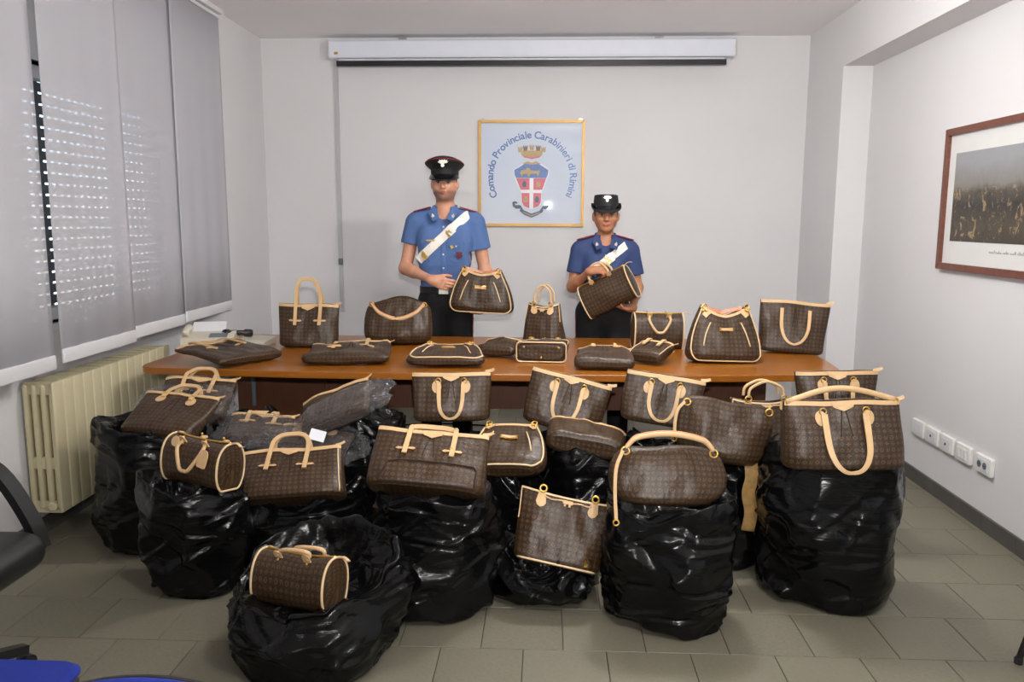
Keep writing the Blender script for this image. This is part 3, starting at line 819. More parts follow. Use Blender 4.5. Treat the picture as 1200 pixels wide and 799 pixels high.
# ------------------------------------------------------------------ chairs at the edges of the photo
M_bluefab = mat('blue_chair_fabric', srgb(18, 42, 138), .9, var=.08, scale=60, bump=.3, bscale=400)
M_blackleather = mat('black_leather', (.014, .014, .014), .38, var=.2, scale=20, bump=.15, bscale=120)
def visitor_chair(loc, rz, label, arch=0.0, btop=.86, barch=0.0):
    c = empty('visitor_chair', loc, (0, 0, rz)); tag(c, label, 'chair')
    # seat: cushion over a thin black shell, front edge towards +y
    w, d = .47, .44
    n = 28; V, F = [], []
    out = rounded([(-w/2, -d/2), (w/2, -d/2), (w/2, d/2), (-w/2, d/2)], [.05, .05, .05, .05], 6)
    out = [(x, y+arch*(1-(2*x/w)**2) if y > 0 else y) for x, y in out]
    obj('seat', xf(prism(out, .438, .468, 'z', .012), Matrix.Identity(4)), M_bluefab, c)
    obj('seat_shell', prism([(x*.985, y*.985) for x, y in out], .42, .4385, 'z', .006), M_blackpl, c)
    bo = rounded([(-.23, .55), (.23, .55), (.21, btop), (-.21, btop)], [.05, .05, .09, .09], 6)
    bo = [(x, z+barch*(1-(x/.23)**2) if z > .7 else z) for x, z in bo]; bo = rounded([(-.23, .55), (.23, .55)]+[(.22-.44*q/12, btop-barch*((q-6)/6)**2) for q in range(13)], [.04, .04]+[.03]+[0]*11+[.03], 5)
    obj('backrest', prism(bo, -.225, -.255, 'y', .01), M_bluefab, c); obj('back_shell', prism([(x*.97, .68+(z-.68)*.95) for x, z in bo], -.2555, -.268, 'y', .004), M_blackpl, c)
    for s in (-1, 1):
        obj('leg', tube([(s*.21, .17, .425), (s*.235, .20, .2), (s*.255, .235, .012)], .011, 10, 12), M_blackpl, c, True)
        obj('leg', tube([(s*.21, -.17, .425), (s*.235, -.2, .2), (s*.25, -.23, .012)], .011, 10, 12), M_blackpl, c, True)
        obj('back_support', tube([(s*.17, -.15, .425), (s*.17, -.25, .44), (s*.17, -.272, .62)], .01, 8, 12), M_blackpl, c, True)
        obj('foot', xf(lathe([(.014, 0), (.014, .02), (.011, .024)], 12), Matrix.Translation((s*.255, .235, 0))), M_blackpl, c)
        obj('foot', xf(lathe([(.014, 0), (.014, .02), (.011, .024)], 12), Matrix.Translation((s*.25, -.23, 0))), M_blackpl, c)
    return c
visitor_chair((-1.275, 1.475, 0), R(-90), 'blue visitor chair seat in the bottom left corner')
visitor_chair((-.62, .895, 0), R(180), 'blue visitor chair with only the curved top of its backrest in the photo', 0, .775, .06)
visitor_chair((1.865, 2.39, 0), 0, 'chair at the right photo edge with one black leg showing')

def office_chair(loc, rz, label):
    c = empty('office_chair', loc, (0, 0, rz)); tag(c, label, 'chair')
    for k in range(5):
        a = R(72*k+18); ca, sa = math.cos(a), math.sin(a)
        l_ = obj('base_leg', sweep([(.03*ca, .03*sa, .13), (.15*ca, .15*sa, .115), (.30*ca, .30*sa, .075)], [(-.022, -.014), (.022, -.014), (.018, .014), (-.018, .014)], (-sa, ca, 0)), M_blackpl, c)
        obj('caster', xf(lathe([(.012, -.02), (.026, -.019), (.028, -.008), (.02, -.003), (.02, .003), (.028, .008), (.026, .019), (.012, .02)], 18), Matrix.Translation((.30*ca, .30*sa, .0285)) @ Matrix.Rotation(a, 4, 'Z') @ Matrix.Rotation(R(90), 4, 'X')), M_blackpl, l_, True, angle=40)
    obj('gas_column', lathe([(.03, .1), (.03, .24), (.018, .25), (.018, .40)], 18), M_blackpl, c, True, angle=40)
    obj('seat', xf(rbox(.50, .50, .11, .05, 6), Matrix.Translation((0, 0, .40))), M_blackleather, c, True, angle=60)
    obj('backrest', xf(rbox(.48, .09, .62, .04, 5), Matrix.Translation((0, -.25, .5)) @ Matrix.Rotation(R(8), 4, 'X')), M_blackleather, c, True, angle=60)
    for s in (-1, 1):
        obj('armrest', sweep(smooth_path([(s*.27, .19, .43), (s*.275, .16, .52), (s*.275, .08, .66), (s*.275, .0, .705), (s*.275, -.2, .70), (s*.27, -.26, .62)], 24), [(-.03, -.013), (.03, -.013), (.03, .013), (-.03, .013)], (1, 0, 0)), M_blackpl, c, True, angle=50)
    return c
office_chair((-1.80, 2.14, 0), R(-90), 'black leather office armchair cut off by the left photo edge')
# ------------------------------------------------------------------ handbags
def sstep(a, b, x):
    t = np.clip((x-a)/(b-a), 0, 1); return t*t*(3-2*t)
class Body:
    """soft bag body: stacked superellipse sections; front is -y, base at z=0.
    wb/wt half widths at base and top, db/dt half depths, h height"""
    def __init__(s, wb, wt, h, db, dt, n=3.2, bulge=0.0, dbulge=0.0, dip=0.0, dippow=2, skew=0.0, seed=1, amp=.006, post=None, round_=.025, wpow=1.0, peak=0.0, topround=0.0, folds=.004):
        s.__dict__.update(locals()); del s.__dict__['s']
    def w(s, t): return s.wb+(s.wt-s.wb)*np.power(t, s.wpow)+s.bulge*np.sin(np.pi*t)
    def d(s, t): return s.db+(s.dt-s.db)*np.power(t, 1.4)+s.dbulge*np.sin(np.pi*np.power(t, .8))
    def raw(s, X, Yv, t):
        """X,Y unit superellipse coords"""
        t = np.asarray(t, float)
        edge = np.sqrt(np.clip(1-(1-np.clip(t*s.h/s.round_, 0, 1))**2, 0, 1))
        w = s.w(t)-s.round_*.9*(1-edge); d = s.d(t)-np.minimum(s.round_, s.db*.7)*.9*(1-edge)
        if s.topround > 0:
            q = np.sqrt(np.clip(1-(np.clip((t-(1-s.topround))/s.topround, 0, 1))**2*.9, .0, 1)); w = w*(.62+.38*q)
        x = X*w; y = Yv*d
        z = t*s.h-s.dip*(1-np.abs(X)**s.dippow)*sstep(.45, 1, t)+s.peak*(1-np.abs(X)**s.dippow)*sstep(.3, 1, t)+s.skew*X*t
        return np.stack(np.broadcast_arrays(x, y, z), -1)
    def deform(s, P):
        P = np.asarray(P, float); sh = P.shape; Q = P.reshape(-1, 3).copy()
        base = np.clip(Q[:, 2]/.05, 0.25, 1)
        for i in range(len(Q)):
            p = Q[i]
            a = mn.noise(Vector((p[0]*7+s.seed*5.1, p[2]*7, s.seed*2.3+(3 if p[1] > 0 else 0))))
            b = mn.noise(Vector((p[0]*22+s.seed, p[2]*9, s.seed*4.1+(3 if p[1] > 0 else 0))))
            k = np.clip(abs(p[1])/max(s.db, 1e-4)*2, 0, 1)*(1 if p[1] > 0 else -1)
            Q[i, 1] += (a*s.amp*2.2+b*s.folds*2)*k*base[i]
            Q[i, 0] += mn.noise(Vector((s.seed*3.3, p[1]*5, p[2]*6+9*(p[0] > 0))))*s.amp*1.2
            Q[i, 2] += mn.noise(Vector((p[0]*6, s.seed*1.7, 4.0)))*s.amp*1.4*np.clip(p[2]/max(s.h, 1e-4), 0, 1)
        if s.post is not None: Q = s.post(Q)
        return Q.reshape(sh)
    def mesh(s, N=56, M=22, recess=.035):
        th = np.linspace(0, 2*np.pi, 4001)+np.pi/2
        c, sn = np.cos(th), np.sin(th)
        X = np.sign(c)*np.abs(c)**(2/s.n); Yv = np.sign(sn)*np.abs(sn)**(2/s.n)
        al = np.r_[0, np.cumsum(np.hypot(np.diff(X)*float(s.w(.5)), np.diff(Yv)*max(float(s.d(.3)), .03)))]
        q_ = np.linspace(0, al[-1], N, endpoint=False)
        X, Yv = np.interp(q_, al, X), np.interp(q_, al, Yv)
        t = np.r_[0, np.linspace(0, 1, M)**1.0]; t[1] = 0.0; ts = np.r_[np.linspace(0, .12, 5)[:-1], np.linspace(.12, 1, M)]
        rows = [s.raw(X, Yv, np.full(N, q)) for q in ts]
        G = np.array(rows)                                   # levels x N x 3
        seg = np.linalg.norm(np.diff(np.r_[G[len(ts)//2], G[len(ts)//2][:1]], axis=0), axis=1)
        U = np.r_[0, np.cumsum(seg)[:-1]]-seg.sum()*.25*0
        vl = np.r_[0, np.cumsum(np.linalg.norm(np.diff(G[:, N//2], axis=0), axis=1))]
        uv = [(u, float(vv)) for lev, vv in zip(G, vl) for u in U]
        V = s.deform(G).reshape(-1, 3).tolist(); L = len(ts)
        F, fm = [], []
        for i in range(L-1):
            for k in range(N):
                j = (k+1) % N; F.append((i*N+k, i*N+j, (i+1)*N+j, (i+1)*N+k)); fm.append(0)
        base = len(V)
        for k in range(N): V.append(tuple(V[k])); uv.append((G[0][k][0], G[0][k][1]-.013))
        V.append(tuple(np.mean(np.array(V[:N]), 0))); uv.append((float(G[0][:, 0].mean()), -.013))
        for k in range(N): F.append((base+(k+1) % N, base+k, base+N)); fm.append(0)
        # mouth: sunk lining
        top = G[-1]; c0 = top.mean(0)
        inn = top*1.0; inn[:, :2] = top[:, :2]*np.array([.96, .72]); inn[:, 2] -= recess
        inn = s.deform(inn); b2 = len(V)
        for p in inn: V.append(tuple(p)); uv.append((0, 0))
        for k in range(N):
            j = (k+1) % N; F.append(((L-1)*N+k, (L-1)*N+j, b2+j, b2+k)); fm.append(1)
        V.append(tuple(np.mean(inn, 0))); uv.append((0, 0))
        for k in range(N): F.append((b2+k, b2+(k+1) % N, len(V)-1)); fm.append(1)
        return V, F, uv, fm
    def front(s, xn, t, off=.002, side=-1):
        """points on the front (side=-1) or back face for normalised x and height"""
        xn = np.atleast_1d(np.asarray(xn, float)); t = np.atleast_1d(np.asarray(t, float)); xn, t = np.broadcast_arrays(xn, t)
        Yv = side*np.power(np.clip(1-np.abs(xn)**s.n, 0, 1), 1/s.n)
        P = s.raw(xn, Yv, t); P = s.deform_pre(P, off, side); return P
    def deform_pre(s, P, off, side):
        post, s.post = s.post, None
        Q = s.deform(P); s.post = post
        Q[..., 1] += side*off
        if post is not None: Q = post(Q.reshape(-1, 3)).reshape(Q.shape)
        return Q
    def free(s, P):
        P = np.asarray(P, float)
        return s.post(P.reshape(-1, 3)).reshape(P.shape) if s.post is not None else P
    def x_at(s, x, t): return x/float(s.w(t))

def strap_sec(w, t):
    a, b = w/2, t/2; return [(-a, -b*.4), (-a*.9, -b), (a*.9, -b), (a, -b*.4), (a, b*.4), (a*.9, b), (-a*.9, b), (-a, b*.4)]
def seg2(a, b, n): return np.linspace(a, b, n)
def add_body(root, B, N=56, M=22, recess=.035):
    V, F, uv, fm = B.mesh(N, M, recess)
    return obj('body', (V, F), None, root, True, uv, mats=[M_canvas, M_lining], fmat=fm)
def patch(root, B, name, poly, mat_, off=.003, side=-1, thick=.003, sub=5, parent=None):
    """leather patch lying on the front: poly of (x metres from centre, z metres)"""
    P = []
    poly = np.array(poly); n = len(poly)
    for k in range(n):
        a, b = poly[k], poly[(k+1) % n]
        for q in range(sub): P.append(a+(b-a)*q/sub)
    P = np.array(P); t = np.clip(P[:, 1]/B.h, 0, 1); xn = np.clip(P[:, 0]/np.array([float(B.w(q)) for q in t]), -.98, .98)
    fr = B.front(xn, t, off+thick, side); bk = B.front(xn, t, off-.002, side); m = len(P)
    c = poly.mean(0); tc = np.clip(c[1]/B.h, 0, 1)
    cf_ = B.front([c[0]/float(B.w(tc))], [tc], off+thick, side)[0]
    V = fr.tolist()+bk.tolist()+[cf_.tolist()]
    F = [(k, (k+1) % m, 2*m) for k in range(m)]+[(m+k, m+(k+1) % m, (k+1) % m, k) for k in range(m)]
    return obj(name, (V, F), mat_, parent or root)
def disc(cx, cz, rx, rz=None, n=14): rz = rz or rx; return [(cx+rx*math.cos(2*math.pi*k/n), cz+rz*math.sin(2*math.pi*k/n)) for k in range(n)]
def rim_trim(root, B, width, mat_, name='top_trim', off=.003, t=1.0, sides=(-1, 1)):
    xs = np.linspace(-.985, .985, 26)
    for sd in sides:
        P = B.front(xs, np.full(26, t), off, sd)
        up = B.front(xs, np.full(26, t-width/B.h), off, sd)-P
        V, F = sweep(P+up*.5, [(-width/2, -.0016), (width/2, -.0016), (width/2, .0016), (-width/2, .0016)], up)
        obj(name, (V, F), mat_, root, True, angle=50)
def hand(root, P, r=.009, mat_=None, name='handle', m=26, flat=None):
    if flat: return obj(name, strap(P, flat[0], flat[1], flat[2], m), mat_ or M_leather, root, True, angle=50)
    return obj(name, tube(P, r, 8, m), mat_ or M_leather, root, True)
def ring(root, c, r, axis='y', rr=.003, name='ring', parent=None):
    P = []
    for k in range(14):
        a = 2*math.pi*k/14; q = {'y': (math.cos(a)*r, 0, math.sin(a)*r), 'x': (0, math.cos(a)*r, math.sin(a)*r), 'z': (math.cos(a)*r, math.sin(a)*r, 0)}[axis]
        P.append(np.array(c)+q)
    return obj(name, tube(P, rr, 6, closed=True), M_gold, parent or root, True)
def start(name, label, cat, loc, rot, group=None):
    o = empty(name, tuple(float(v) for v in loc), rot); tag(o, label, cat, group or 'brown monogram handbags'); return o

def tote(label, loc, rot, W, H, D, wb=.94, style='round', handles='down', hl=.16, hx=.42, seed=1, post=None, base_patch=False, pull=True, centre=True, htop=.0, strapw=.019, amp=.006, dip=0., skew=0., piping=False, arm=False, name='monogram_tote', pleat=True, dt=.16, dbl=0., hoff=0.):
    r = start(name, label, 'handbag', loc, rot)
    B = Body(W/2*wb, W/2, H, D/2, D/2*dt+.006, seed=seed, post=post, amp=amp, dip=dip, skew=skew, n=3.6, dbulge=dbl)
    add_body(r, B)
    rim_trim(r, B, .017, M_leather)
    if centre:
        patch(r, B, 'centre_tab', [(-.042, H), (.042, H), (.034, H-.022), (0, H-.036), (-.034, H-.022)], M_leather, .004)
    if pleat:
        for s_ in (-1, 1):
            obj('pleat', tube(B.front(seg2(s_*.03, s_*.09, 10), seg2(.86, .5, 10), .0), .0022, 5), M_lining, r, True)
    if pull:
        e = B.front([.97], [1.0], .0)[0]
        P = [e+np.array([-.02, 0, .002]), e+np.array([.006, -.003, .006]), e+np.array([.02, -.006, .013])]
        obj('zip_pull', strap(P, .014, .004, (0, .3, 1), 8), M_leather, r)
    for s_ in (-1, 1):
        x = s_*hx*W/2
        if style == 'round':
            tb_ = patch(r, B, 'handle_tab', disc(x+s_*.008, H-.060, .021, .027), M_leather, .004)
            ring(r, B.front([x/float(B.w(.8))], [(H-.035)/H], .012)[0], .012, 'y', .0025, 'buckle', tb_)
        elif style == 'cross':
            tb_ = patch(r, B, 'handle_tab', [(x-.038, H*.62), (x-.030, H*.645), (x-.01, H*.64), (x+.01, H*.64), (x+.03, H*.645), (x+.038, H*.62), (x+.03, H*.6), (x+.01, H*.605), (x-.01, H*.605), (x-.03, H*.6)], M_leather, .004)
            patch(r, B, 'buckle', [(x-.011, H*.68), (x+.011, H*.68), (x+.011, H*.655), (x-.011, H*.655)], M_gold, .008, parent=tb_)
    n_ = 9
    if handles == 'down':
        z0 = H-.045; x = hx*W/2
        A = [B.front([s*x/float(B.w(.85))], [z0/H], .012)[0] for s in (-1, 1)]
        lo = max(.0, (z0-hl)/H); P = []
        for k in range(15):
            a = math.pi*k/14; cx = -math.cos(a); dz = math.sin(a)**.55
            xx = x*cx*(.96); tt = (z0-hl*dz)/H
            if tt > 0: P.append(B.front([xx/float(B.w(max(tt, 0)))], [tt], .014+hoff*math.sin(a))[0])
            else:
                q = B.front([xx/float(B.w(0.05))], [0.04], .014)[0]; P.append(q+np.array([0, -.01, tt*H-.02]) if post is None else q)
        nrm = []
        PP = smooth_path(P, 34)
        T = np.gradient(PP, axis=0); nn = np.cross(T, np.array([0, 1., 0]))
        obj('handle', sweep(PP, strap_sec(strapw, .006), nn, taper=[.5+.5*abs(2*k/33-1)**.8 for k in range(34)]), M_leather, r, True, angle=50)
    elif handles == 'up':
        x = hx*W/2
        for sd in (-1, 1):
            A = [B.front([s*x/float(B.w(.7))], [.52 if style != 'round' else .8], .010, sd)[0] for s in (-1, 1)]
            Bq = [B.front([s*x/float(B.w(1.0))], [1.0], .012, sd)[0] for s in (-1, 1)]
            top = [np.array([s*x*.9, sd*.01*1.0, H+hl*.6]) for s in (-1, 1)]
            m2 = [np.array([s*x*.55, sd*.004, H+hl*.93]) for s in (-1, 1)]
            mid = np.array([0, sd*.002, H+hl])
            fr = B.free(np.array([top[0], m2[0], mid, m2[1], top[1]]))
            if htop: fr[:, 0] += htop*(fr[:, 2]-Bq[0][2])
            P = [A[0], Bq[0], *fr, Bq[1], A[1]]
            PP = smooth_path(P, 40)
            T = np.gradient(PP, axis=0); nn = np.cross(T, np.array([0, 1., 0]))
            w_ = nn*.75+np.array([0, 1., 0])*.0
            obj('handle', strap(PP, strapw, .006, nn if sd < 0 else nn), M_leather, r, True, angle=50)
    if base_patch:
        q = [(-W*.40, H*.04), (W*.43, H*.04), (W*.43, H*.33), (W*.40, H*.40), (-W*.26, H*.40), (-W*.33, H*.36)]
        ob = []
        for k in range(len(q)):
            a, b = np.array(q[k]), np.array(q[(k+1) % len(q)])
            for u in range(6): ob.append(a+(b-a)*u/6)
        ob = np.array(ob)
        P = B.front(ob[:, 0]/np.array([float(B.w(z/H)) for z in ob[:, 1]]), ob[:, 1]/H, .002)
        obj('base_seam', tube(P, .0035, 6, closed=True), M_lining, r, True)
    if piping:
        for s_ in (-1, 1):
            obj('piping', tube(B.front(np.full(12, s_*.93), seg2(.05, .98, 12), .002), .003, 6), M_piping, r, True)
    if arm:      # long shoulder strap laid along the top
        e0, e1 = B.front([-.95], [1.0], .0)[0], B.front([.95], [1.0], .0)[0]
        P = [e0+np.array([.0, 0, -.005]), e0*.7+e1*.3+np.array([0, -.005, arm*.8]), (e0+e1)/2+np.array([0, -.005, arm]), e0*.3+e1*.7+np.array([0, -.005, arm*.75]), e1+np.array([-.01, 0, .002])]
        hand(r, P, .011, M_leather, 'shoulder_strap', 30)
        for e in (e0, e1): ring(r, e+np.array([.01 if e is e0 else -.01, -.006, -.004]), .012)
    return r

def galliera(label, loc, rot, W, H, D, seed=1, post=None, top=.6, dip=.05, name='monogram_hobo', strap_back=True):
    r = start(name, label, 'handbag', loc, rot)
    B = Body(W/2, W/2*top, H, D/2, D/2*.3, seed=seed, post=post, n=3.0, bulge=.015, dip=dip, dippow=1.6, amp=.006, round_=.05, wpow=1.15)
    add_body(r, B, recess=.03)
    rim_trim(r, B, .014, M_leather)
    # piping round the front panel
    a = np.linspace(0, 1, 14)
    xs = np.r_[np.full(14, -.93), np.linspace(-.93, -.8, 5)[1:], np.linspace(-.8, .8, 16)[1:], np.linspace(.8, .93, 5)[1:], np.full(14, .93)]
    ts = np.r_[np.linspace(.97, .22, 14), np.array([.12, .06, .035, .025]), np.full(15, .022), np.array([.025, .035, .06, .12]), np.linspace(.22, .97, 14)]
    obj('piping', tube(B.front(xs, ts, .003), .0042, 6), M_piping, r, True)
    for s_ in (-1, 1):
        obj('dart_piping', tube(B.front(np.linspace(s_*.52, s_*.63, 10), np.linspace(.76, .28, 10), .002), .0034, 6), M_piping, r, True)
        e = B.front([s_*.86], [.98], .006)[0]
        c = patch(r, B, 'corner_tab', [(s_*W*top*.30, H*.97), (s_*W*top*.47, H*.99), (s_*W*top*.49, H*.86), (s_*W*top*.42, H*.83)], M_leather, .005)
        st = [obj('stud', ball(B.front([s_*(.80+.08*k)], [.95-.03*k], .010)[0], .0075, 8, 5), M_gold, c, True) for k in (0, 1)]
        ring(r, e+B.free(np.array([[0, 0, .012]]))[0]*0+np.array([0, 0, .008]), .012, 'y', .0035)
    pl = patch(r, B, 'name_plate', [(-.036, H*.66), (.036, H*.66), (.036, H*.56), (-.036, H*.56)], M_gold, .004)
    patch(r, B, 'plate_field', [(-.028, H*.64), (.028, H*.64), (.028, H*.58), (-.028, H*.58)], M_leather, .0075, parent=pl)
    if strap_back:
        e0, e1 = B.front([-.8], [1.0], .0, 1)[0], B.front([.8], [1.0], .0, 1)[0]
        mid = (e0+e1)/2
        P = [e0, e0*.6+e1*.4+np.array([0, .02, -.02]), mid+np.array([0, .025, -.028]), e0*.4+e1*.6+np.array([0, .02, -.02]), e1]
        obj('shoulder_strap', strap(P, .022, .006, (0, .4, 1), 24), M_redstitch, r, True, angle=50)
    return r

def speedy(label, loc, rot, L, Rr, seed=1, handles='front', tag_=False, name='monogram_barrel_bag', sag=.1, hlen=.10, taper=0., hx=.2, hr=.0075):
    """barrel bag along x; round section flattened at the base"""
    r = start(name, label, 'handbag', loc, rot)
    N, M = 40, 26
    def sec(th, xn):
        cy, cz = math.cos(th), math.sin(th)
        rr = Rr*(1-sag*.25*(1-xn*xn))*(1-taper*abs(xn))
        y = rr*.72*np.sign(cy)*abs(cy)**.8; z = rr*np.sign(cz)*abs(cz)**.9
        z = max(z, -Rr*.86) if cz < 0 else z-sag*Rr*.35*(1-xn*xn)*max(cz, 0)
        return y, z+Rr*.86
    V, uv, F = [], [], []
    xs = np.linspace(-1, 1, M)
    for xn in xs:
        for k in range(N):
            th = 2*math.pi*k/N-math.pi/2; y, z = sec(th, xn); x = xn*L/2
            a = mn.noise(Vector((x*9+seed*3, y*9, z*9+seed)))*.010*(1-abs(xn)**6*.6)
            V.append((x, y*(1+a*6), z+a*.7)); uv.append((x, Rr*.9*(th+math.pi/2)))
    for i in range(M-1):
        for k in range(N):
            j = (k+1) % N; F.append((i*N+k, i*N+j, (i+1)*N+j, (i+1)*N+k))
    for e, i in ((-1, 0), (1, M-1)):
        b = len(V); ring0 = V[i*N:(i+1)*N]
        for q in (.9, .5):
            for p in ring0:
                c_ = Rr*.86; V.append((p[0]+e*.012*(1-q)*2, p[1]*q, c_+(p[2]-c_)*q)); uv.append((p[1]*q, p[2]*q))
        V.append((e*(L/2+.012), 0, Rr*.86)); uv.append((0, 0)); o_ = len(V)-1
        for k in range(N):
            j = (k+1) % N
            F.append((i*N+k, b+k, b+j, i*N+j)); F.append((b+k, b+N+k, b+N+j, b+j)); F.append((b+N+k, o_, b+N+j))
    obj('body', (V, F), M_canvas, r, True, uv)
    for e, i in ((-1, 0), (1, M-1)):
        P = [np.array(p)*np.array([1, 1.015, 1])+np.array([0, 0, .0]) for p in V[i*N:(i+1)*N]]
        obj('piping', tube(P, .0045, 6, closed=True), M_piping, r, True)
    def top(xn, th): y, z = sec(R(th), xn); return np.array([xn*L/2, y, z])
    obj('zip', tube([top(x, 90)+np.array([0, 0, .003]) for x in np.linspace(-.96, .96, 20)], .0045, 6), M_gold, r, True)
    obj('zip_pull', strap([top(.97, 90), top(.97, 90)+np.array([.03, 0, .006]), top(.97, 90)+np.array([.055, -.004, -.004])], .014, .004, (0, 1, 0), 8), M_leather, r)
    for sd, th in ((-1, 122), (1, 58)):
        A = [top(s*hx*2, th) for s in (-1, 1)]
        out = np.array([0, math.cos(R(th)), math.sin(R(th))])
        for s_, a in zip((-1, 1), A):
            tb_ = obj('handle_tab', xf(prism(rrect(.03, .055, .012), -.002, .002, 'y'), Matrix.Translation(tuple(a+out*.004)) @ Matrix.Rotation(-R(th-90)*1.0+R(0), 4, 'X').to_4x4() @ Matrix.Rotation(R(70), 4, 'X')), M_leather, r)
            for q in (-.013, .013): obj('rivet', ball(tuple(a+out*.009+np.array([0, 0, q])), .0055, 8, 5), M_gold, tb_, True)
        if sd == -1: hd = handles
        else: hd = 'down_back' if handles == 'front' else handles
        if hd == 'front':      # drooping over the front
            fw = np.array([0, -.035, 0])
            P = [A[0]+out*.01, A[0]+np.array([-.004, -.03, -.02]), A[0]*.72+A[1]*.28+np.array([0, -.05, -hlen*.9]), (A[0]+A[1])/2+np.array([0, -.052, -hlen]), A[0]*.28+A[1]*.72+np.array([0, -.05, -hlen*.9]), A[1]+np.array([.004, -.03, -.02]), A[1]+out*.01]
        elif hd == 'up':
            P = [A[0]+out*.01, A[0]+np.array([.0, -sd*-.005, .05]), A[0]*.78+A[1]*.22+np.array([0, -sd*.012, hlen*.9]), (A[0]+A[1])/2+np.array([0, -sd*.014, hlen]), A[0]*.22+A[1]*.78+np.array([0, -sd*.012, hlen*.9]), A[1]+np.array([0, -sd*-.005, .05]), A[1]+out*.01]
        elif hd == 'lie':      # lying to one side on top
            P = [A[0]+out*.01, A[0]+np.array([.01, -.01, .025]), A[0]*.75+A[1]*.25+np.array([.015, -.02, .034]), (A[0]+A[1])/2+np.array([.02, -.02, .036]), A[0]*.2+A[1]*.8+np.array([.02, -.018, .036]), A[1]+np.array([.012, -.008, .026]), A[1]+out*.008]
        else:
            P = [A[0]+out*.01, A[0]+np.array([0, .03, -.02]), (A[0]+A[1])/2+np.array([0, .05, -hlen*.9]), A[1]+np.array([0, .03, -.02]), A[1]+out*.01]
        hand(r, P, hr, M_leather)
    if tag_:
        a = top(.47, 125)
        tg = obj('luggage_tag', xf(prism(rounded([(-.022, 0), (.022, 0), (.022, .05), (.012, .068), (-.012, .068), (-.022, .05)], [.008]*6, 3), -.002, .002, 'y'), Matrix.Translation(tuple(a+np.array([.012, -.045, -.068]))) @ Matrix.Rotation(R(8), 4, 'Y') @ Matrix.Rotation(R(-10), 4, 'X')), M_leather, r)
        b = top(-.45, 125)
        pd = obj('padlock_tag', xf(lathe([(0, 0), (.019, 0), (.021, .003), (.019, .006), (0, .006)], 18, False), Matrix.Translation(tuple(b+np.array([-.014, -.018, .004]))) @ Matrix.Rotation(R(75), 4, 'X')), M_leather, r)
    return r

def artsy(label, loc, rot, W, H, D, seed=1, handle='up', hl=.10, post=None, drop=None, skew=0., name='monogram_hobo', peak=.02, top=.8, bulge=.02, hr=.012, trd=.2):
    r = start(name, label, 'handbag', loc, rot)
    B = Body(W/2*.82, W/2*top, H, D/2, D/2*.22, seed=seed, post=post, n=2.6, bulge=bulge+.02, dip=-peak, dippow=2, amp=.011, folds=.007, round_=.06, skew=skew, dbulge=.01, topround=trd)
    add_body(r, B, recess=.02)
    e = [B.front([s*.9], [.9], .006)[0] for s in (-1, 1)]
    for q in e:
        rg = ring(r, q+np.array([0, -.008, .0]), .014, 'y', .0036)
    if handle == 'up':
        P = [e[0]+np.array([0, -.01, .01]), e[0]*.8+e[1]*.2+np.array([-.02, -.012, hl*.75]), (e[0]+e[1])/2+np.array([0, -.012, hl]), e[0]*.2+e[1]*.8+np.array([.02, -.012, hl*.72]), e[1]+np.array([0, -.01, .01])]
    elif handle == 'front':
        P = [e[0]+np.array([0, -.012, .004]), e[0]*.82+e[1]*.18+np.array([0, -.03, -hl*.62]), (e[0]+e[1])/2+np.array([-.0, -.035, -hl]), e[0]*.18+e[1]*.82+np.array([0, -.03, -hl*.62]), e[1]+np.array([0, -.012, .004])]
    else: P = None
    if P is not None:
        PP = smooth_path(P, 40)
        h_ = obj('handle', tube(PP, hr, 10, taper=[.65+.35*math.sin(math.pi*k/39)**.5 for k in range(40)]), M_leather, r, True)
        obj('braided_edge', tube(PP+np.array([0, -.002, hr*.95]), hr*.34, 6), M_redstitch, h_, True)
    if drop:      # loose strap hanging from the left ring
        P = [e[0]+np.array([-.01, -.012, 0]), e[0]+np.array([-.035, -.03, -drop*.25]), e[0]+np.array([-.04, -.04, -drop*.6]), e[0]+np.array([-.035, -.045, -drop])]
        obj('hanging_strap', strap(P, .013, .005, (1, .2, 0), 18), M_leather, r, True, angle=50)
        ring(r, P[-1]+np.array([0, 0, -.012]), .010)
    return r

